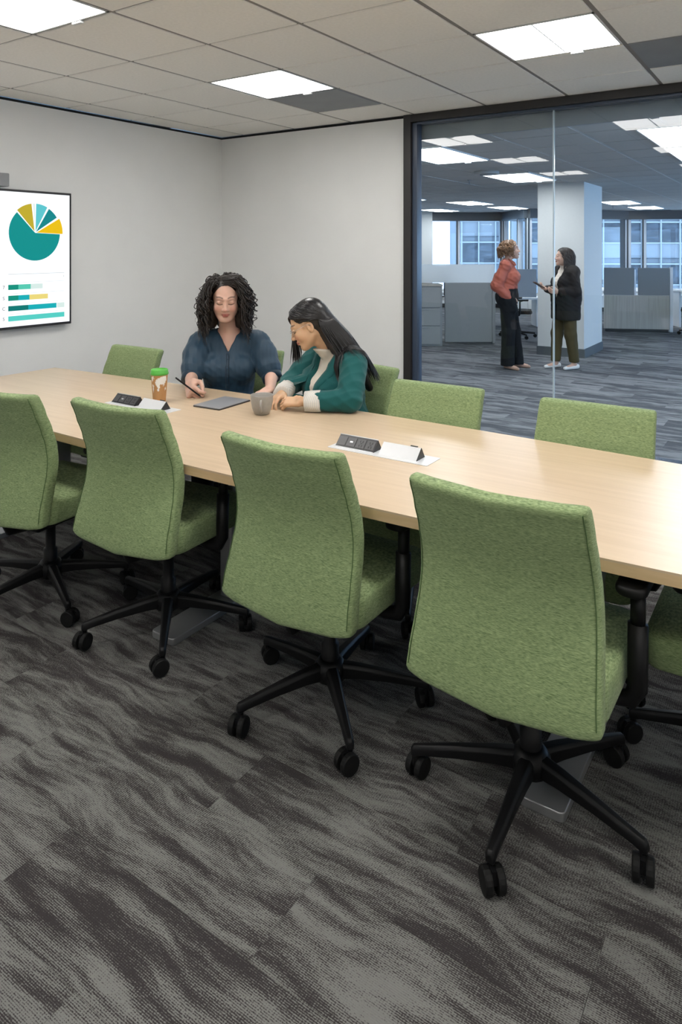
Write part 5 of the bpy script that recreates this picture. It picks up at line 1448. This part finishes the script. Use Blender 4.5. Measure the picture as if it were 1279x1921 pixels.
for (s, fx, fy, ft) in [(1, 0.075, 0.0, 25), (-1, -0.085, 0.10, -5)]:
    hp, kn, an = LL(s*0.085, 0.0, 0.84), LL((s*0.085+fx)*0.5+s*0.01, fy*0.5+0.01, 0.46), LL(fx, fy, 0.06)
    T_.u(cap(hp, kn, 0.100, 0.082), 0.04); T_.u(cap(kn, an, 0.082, 0.088), 0.03)
T_.u(cap(LL(0.115, 0.07, 0.76), LL(0.130, 0.05, 0.86), 0.060, 0.056), 0.03); T_.i(plane((0, 0, -1), (0, 0, 0.05)), 0.004); T_.disp = folds(0.006, ((0.8, 0.6, 0.1), 0.12, 0.5), ((0.5, -0.7, 0.4), 0.16, 0.0))
field_obj('trousers', T_, lo, hi, 0.0075, 'black_cloth', w3, root)
for (s, fx, fy, ft) in [(1, 0.075, 0.0, 25), (-1, -0.085, 0.10, -5)]:
    a = LL(fx, fy-0.02, 0.045); b = LL(fx+0.145*math.sin(R(ft)), fy+0.145*math.cos(R(ft)), 0.020)
    sh = Field().u(cap(a, b, 0.034, 0.021)).i(plane((0, 0, -1), (0, 0, 0.001)), 0.003).s(plane((0, 0, -1), (0, 0, 0.065)), 0.003)
    field_obj('shoe', sh, a-0.09, b+0.12 if (b > a).all() else np.maximum(a, b)+0.09, 0.005, 'shoe_nude', w3, root) if (b > a).all() else field_obj('shoe', sh, np.minimum(a, b)-0.07, np.maximum(a, b)+0.07, 0.005, 'shoe_nude', w3, root)
def fluffy(n, seed, H_, ln, amp, flare):
    rg = np.random.default_rng(seed); out = []
    while len(out) < n:
        e = rg.uniform(-0.55, 1.0); a = rg.uniform(0, 2*PI); ce = math.sqrt(1-e*e)
        x, y, z = 0.078*ce*math.cos(a), -0.02+0.097*ce*math.sin(a), 0.040+0.088*e
        if y > 0.035 and z < 0.078: continue
        if y > 0.0 and z < 0.0: continue
        an0 = math.atan2((y+0.02)/0.097, x/0.078); an1 = an0
        if math.sin(an0) > 0.22: an1 = math.atan2(0.20, math.copysign(1, math.cos(an0))); an1 += 2*PI*round((an0-an1)/(2*PI))
        nn = np.array([x/0.078, (y+0.02)/0.097, (z-0.04)/0.088]); pts = []; ph = rg.uniform(0, 6.28); l_ = ln*rg.uniform(0.6, 1.2)
        for i in range(14):
            t = i/13; r0 = amp*min(1, t*3)
            m_ = min(1.0, t*2.2); an = an0+(an1-an0)*min(1.0, t*3.5); ed = np.array([0.084*math.cos(an), -0.024+0.102*math.sin(an), 0.0])
            rad_ = math.sin(min(PI/2, math.asin(min(1.0, max(ce, 0.02)))+(PI/2)*m_*1.0)) if e > 0 else 1.0
            zz = 0.040+0.088*(math.cos(min(PI/2, math.acos(max(-1, min(1, e)))+(PI/2)*m_)) if e > 0 else e)
            q = np.array([0.0, -0.02, 0.0])+(ed-np.array([0, -0.02, 0]))*rad_*(1+0.04*m_)+np.array([0, 0, zz])+nn*flare*math.sin(min(1, t*1.4)*PI/2)+np.array([0, -0.01*t, -l_*max(0.0, t-0.28*(e > 0))**1.2])
            q = q+np.array([math.cos(ph+9*t), math.sin(ph+9*t), 0.4*math.sin(ph+7*t)])*r0
            if abs(q[0]) < 0.070 and q[1] > 0.05 and q[2] < 0.07: q[1] = 0.05-0.02*rg.random()
            pts.append(H_.w(*q))
        out.append(np.array(pts))
    return out
strands('hair', fluffy(520, 21, h3, 0.080, 0.013, 0.026), 'hair_auburn', w3, root, rad=0.0042, n=4)
HC = Field().u(ell(h3.w(0, -0.030, 0.040), (0.084, 0.098, 0.088), h3.R)); HC.s(ell(h3.w(0.0, 0.085, -0.03), (0.078, 0.072, 0.105), h3.R), 0.008)
field_obj('hair_mass', HC, h3.c-0.2, h3.c+0.2, 0.007, 'hair_auburn', w3, root)

# woman in the black jacket
th4 = 138
hands4 = [(0.155, -0.02, 1.285), (0.20, 0.02, 1.03), (0.10, 0.235, 1.06), (-0.155, -0.02, 1.285), (-0.205, -0.03, 1.03), (-0.125, 0.19, 1.03),
          [((0.10, 0.235, 1.06), (-0.25, 0.9, 0.25), (-0.5, 0.0, 0.85), [(35, 45, 25)]*4, 0.6, 1), ((-0.125, 0.19, 1.03), (0.35, 0.9, 0.15), (0.8, -0.1, 0.45), [(30, 45, 25)]*4, 0.5, -1)]]
feet4 = [(1, 0.07, 0.10, 0), (-1, -0.10, -0.07, -8)]
w4, h4, L4, LL, f, r_, Rm, root, k, jt, lo, hi = standing((-2.60, 9.07), th4, 1.56, 'standing woman in a black jacket and olive trousers beyond the glass, holding a phone', None, None, None, None, hands4,
    (-0.85, -0.50, 0.06), None, WARM, feet4)
C = Field(); torso(C, LL, Rm, 1.31, hip=0.95, g=0.008); C.u(cap(LL(0, -0.01, 1.31), h4.w(0, -0.015, -0.10), 0.058, 0.052), 0.02); C.s(plane((0, 0, -1), LL(0, 0, 1.375)), 0.004)
C.disp = folds(0.004, ((0.5, 0.5, 0.6), 0.08, 0.0))
field_obj('blouse', C, lo, hi, 0.0070, 'cream_silk', w4, root)
J = Field(); torso(J, LL, Rm, 1.31, hip=0.93, w=1.06, g=0.028)
J.u(rbox(LL(0, -0.005, 0.84), (0.205*k, 0.150*k, 0.26*k), 0.12*k, Rm), 0.06)
for s in (-1, 1): J.u(cap(LL(s*0.05, -0.045, 1.345), LL(s*0.16, -0.02, 1.305), 0.038, 0.052), 0.03)
for (a, b, c) in ((jt[0], jt[1], jt[2]), (jt[3], jt[4], jt[5])):
    J.u(cap(a, b, 0.070, 0.064), 0.03); J.u(cap(b, mid(b, c, 0.82), 0.064, 0.050), 0.03)
vb = LL(0, 0.16, 0.60); n1 = np.cross(LL(-0.085, 0.05, 1.36)-vb, f); n2 = np.cross(LL(0.085, 0.05, 1.36)-vb, f)
VV = Field().u(plane(n1*np.sign(n1@(LL(-1, 0, 0.9)-vb)), vb)).i(plane(n2*np.sign(n2@(LL(1, 0, 0.9)-vb)), vb), 0.004).i(plane(-f, LL(0, 0.02, 1.0)), 0.004)
J.s(VV, 0.005); J.s(cap(LL(0, 0.0, 1.35), h4.w(0, -0.01, -0.02), 0.058, 0.08), 0.006); J.i(plane((0, 0, -1), LL(0, 0, 0.655)), 0.006)
J.disp = folds(0.006, ((0.4, 0.4, 0.8), 0.12, 0.3), ((0.7, -0.6, 0.3), 0.09, 1.0))
field_obj('jacket', J, lo, hi, 0.0066, 'black_jacket', w4, root)
T_ = Field().u(ell(LL(0, -0.015, 0.90), (0.170*k, 0.135*k, 0.16*k), Rm))
for (s, fx, fy, ft) in feet4:
    hp, kn, an = LL(s*0.085, 0.0, 0.84), LL((s*0.085+fx)*0.5+s*0.01, fy*0.5+0.02, 0.46), LL(fx, fy, 0.12)
    T_.u(cap(hp, kn, 0.095, 0.074), 0.04); T_.u(cap(kn, an, 0.074, 0.064), 0.03)
T_.i(plane((0, 0, -1), (0, 0, 0.09)), 0.004); T_.disp = folds(0.005, ((0.8, 0.6, 0.1), 0.12, 0.5), ((0.5, -0.7, 0.4), 0.16, 0.0))
field_obj('trousers', T_, lo, hi, 0.0075, 'olive_cloth', w4, root)
for (s, fx, fy, ft) in feet4:
    a = LL(fx, fy-0.035, 0.040); b = LL(fx+0.155*math.sin(R(ft)), fy+0.155*math.cos(R(ft)), 0.022)
    sh = Field().u(cap(a, b, 0.037, 0.022)).i(plane((0, 0, -1), (0, 0, 0.001)), 0.003).s(plane((0, 0, -1), (0, 0, 0.066)), 0.003)
    field_obj('shoe', sh, np.minimum(a, b)-0.07, np.maximum(a, b)+0.07, 0.005, 'shoe_white', w4, root)
strands('hair', fluffy(620, 33, h4, 0.21, 0.009, 0.018), 'hair_espresso', w4, root, rad=0.0045, n=4)
HC = Field().u(ell(h4.w(0, -0.030, 0.040), (0.081, 0.097, 0.086), h4.R)); HC.s(ell(h4.w(0.0, 0.088, -0.03), (0.074, 0.072, 0.105), h4.R), 0.008)
HC.u(cap(h4.w(0, -0.075, 0.02), h4.w(0, -0.085, -0.13), 0.060, 0.062), 0.03)
field_obj('hair_mass', HC, h4.c-0.26, h4.c+0.2, 0.007, 'hair_espresso', w4, root)
ph = empty('phone', tuple(LL(0.055, 0.36, 1.115))); tag(ph, 'dark phone in a brown case held by the woman in the black jacket', 'phone')
plain('brown_case', (0.10, 0.05, 0.035), 0.5)
Rp = Matrix([list(v) for v in rotm(f*0.85+np.array([0, 0, 0.5]), (0, 0, 1))])
MB().box((0, 0, 0), (0.080, 0.155, 0.012), rot=Rp).build('case', 'brown_case', ph, bevel=0.004)
MB().box(Vector(Rp @ Vector((0, 0, 0.0065))), (0.072, 0.146, 0.001), rot=Rp).build('display', 'black_face', ph)
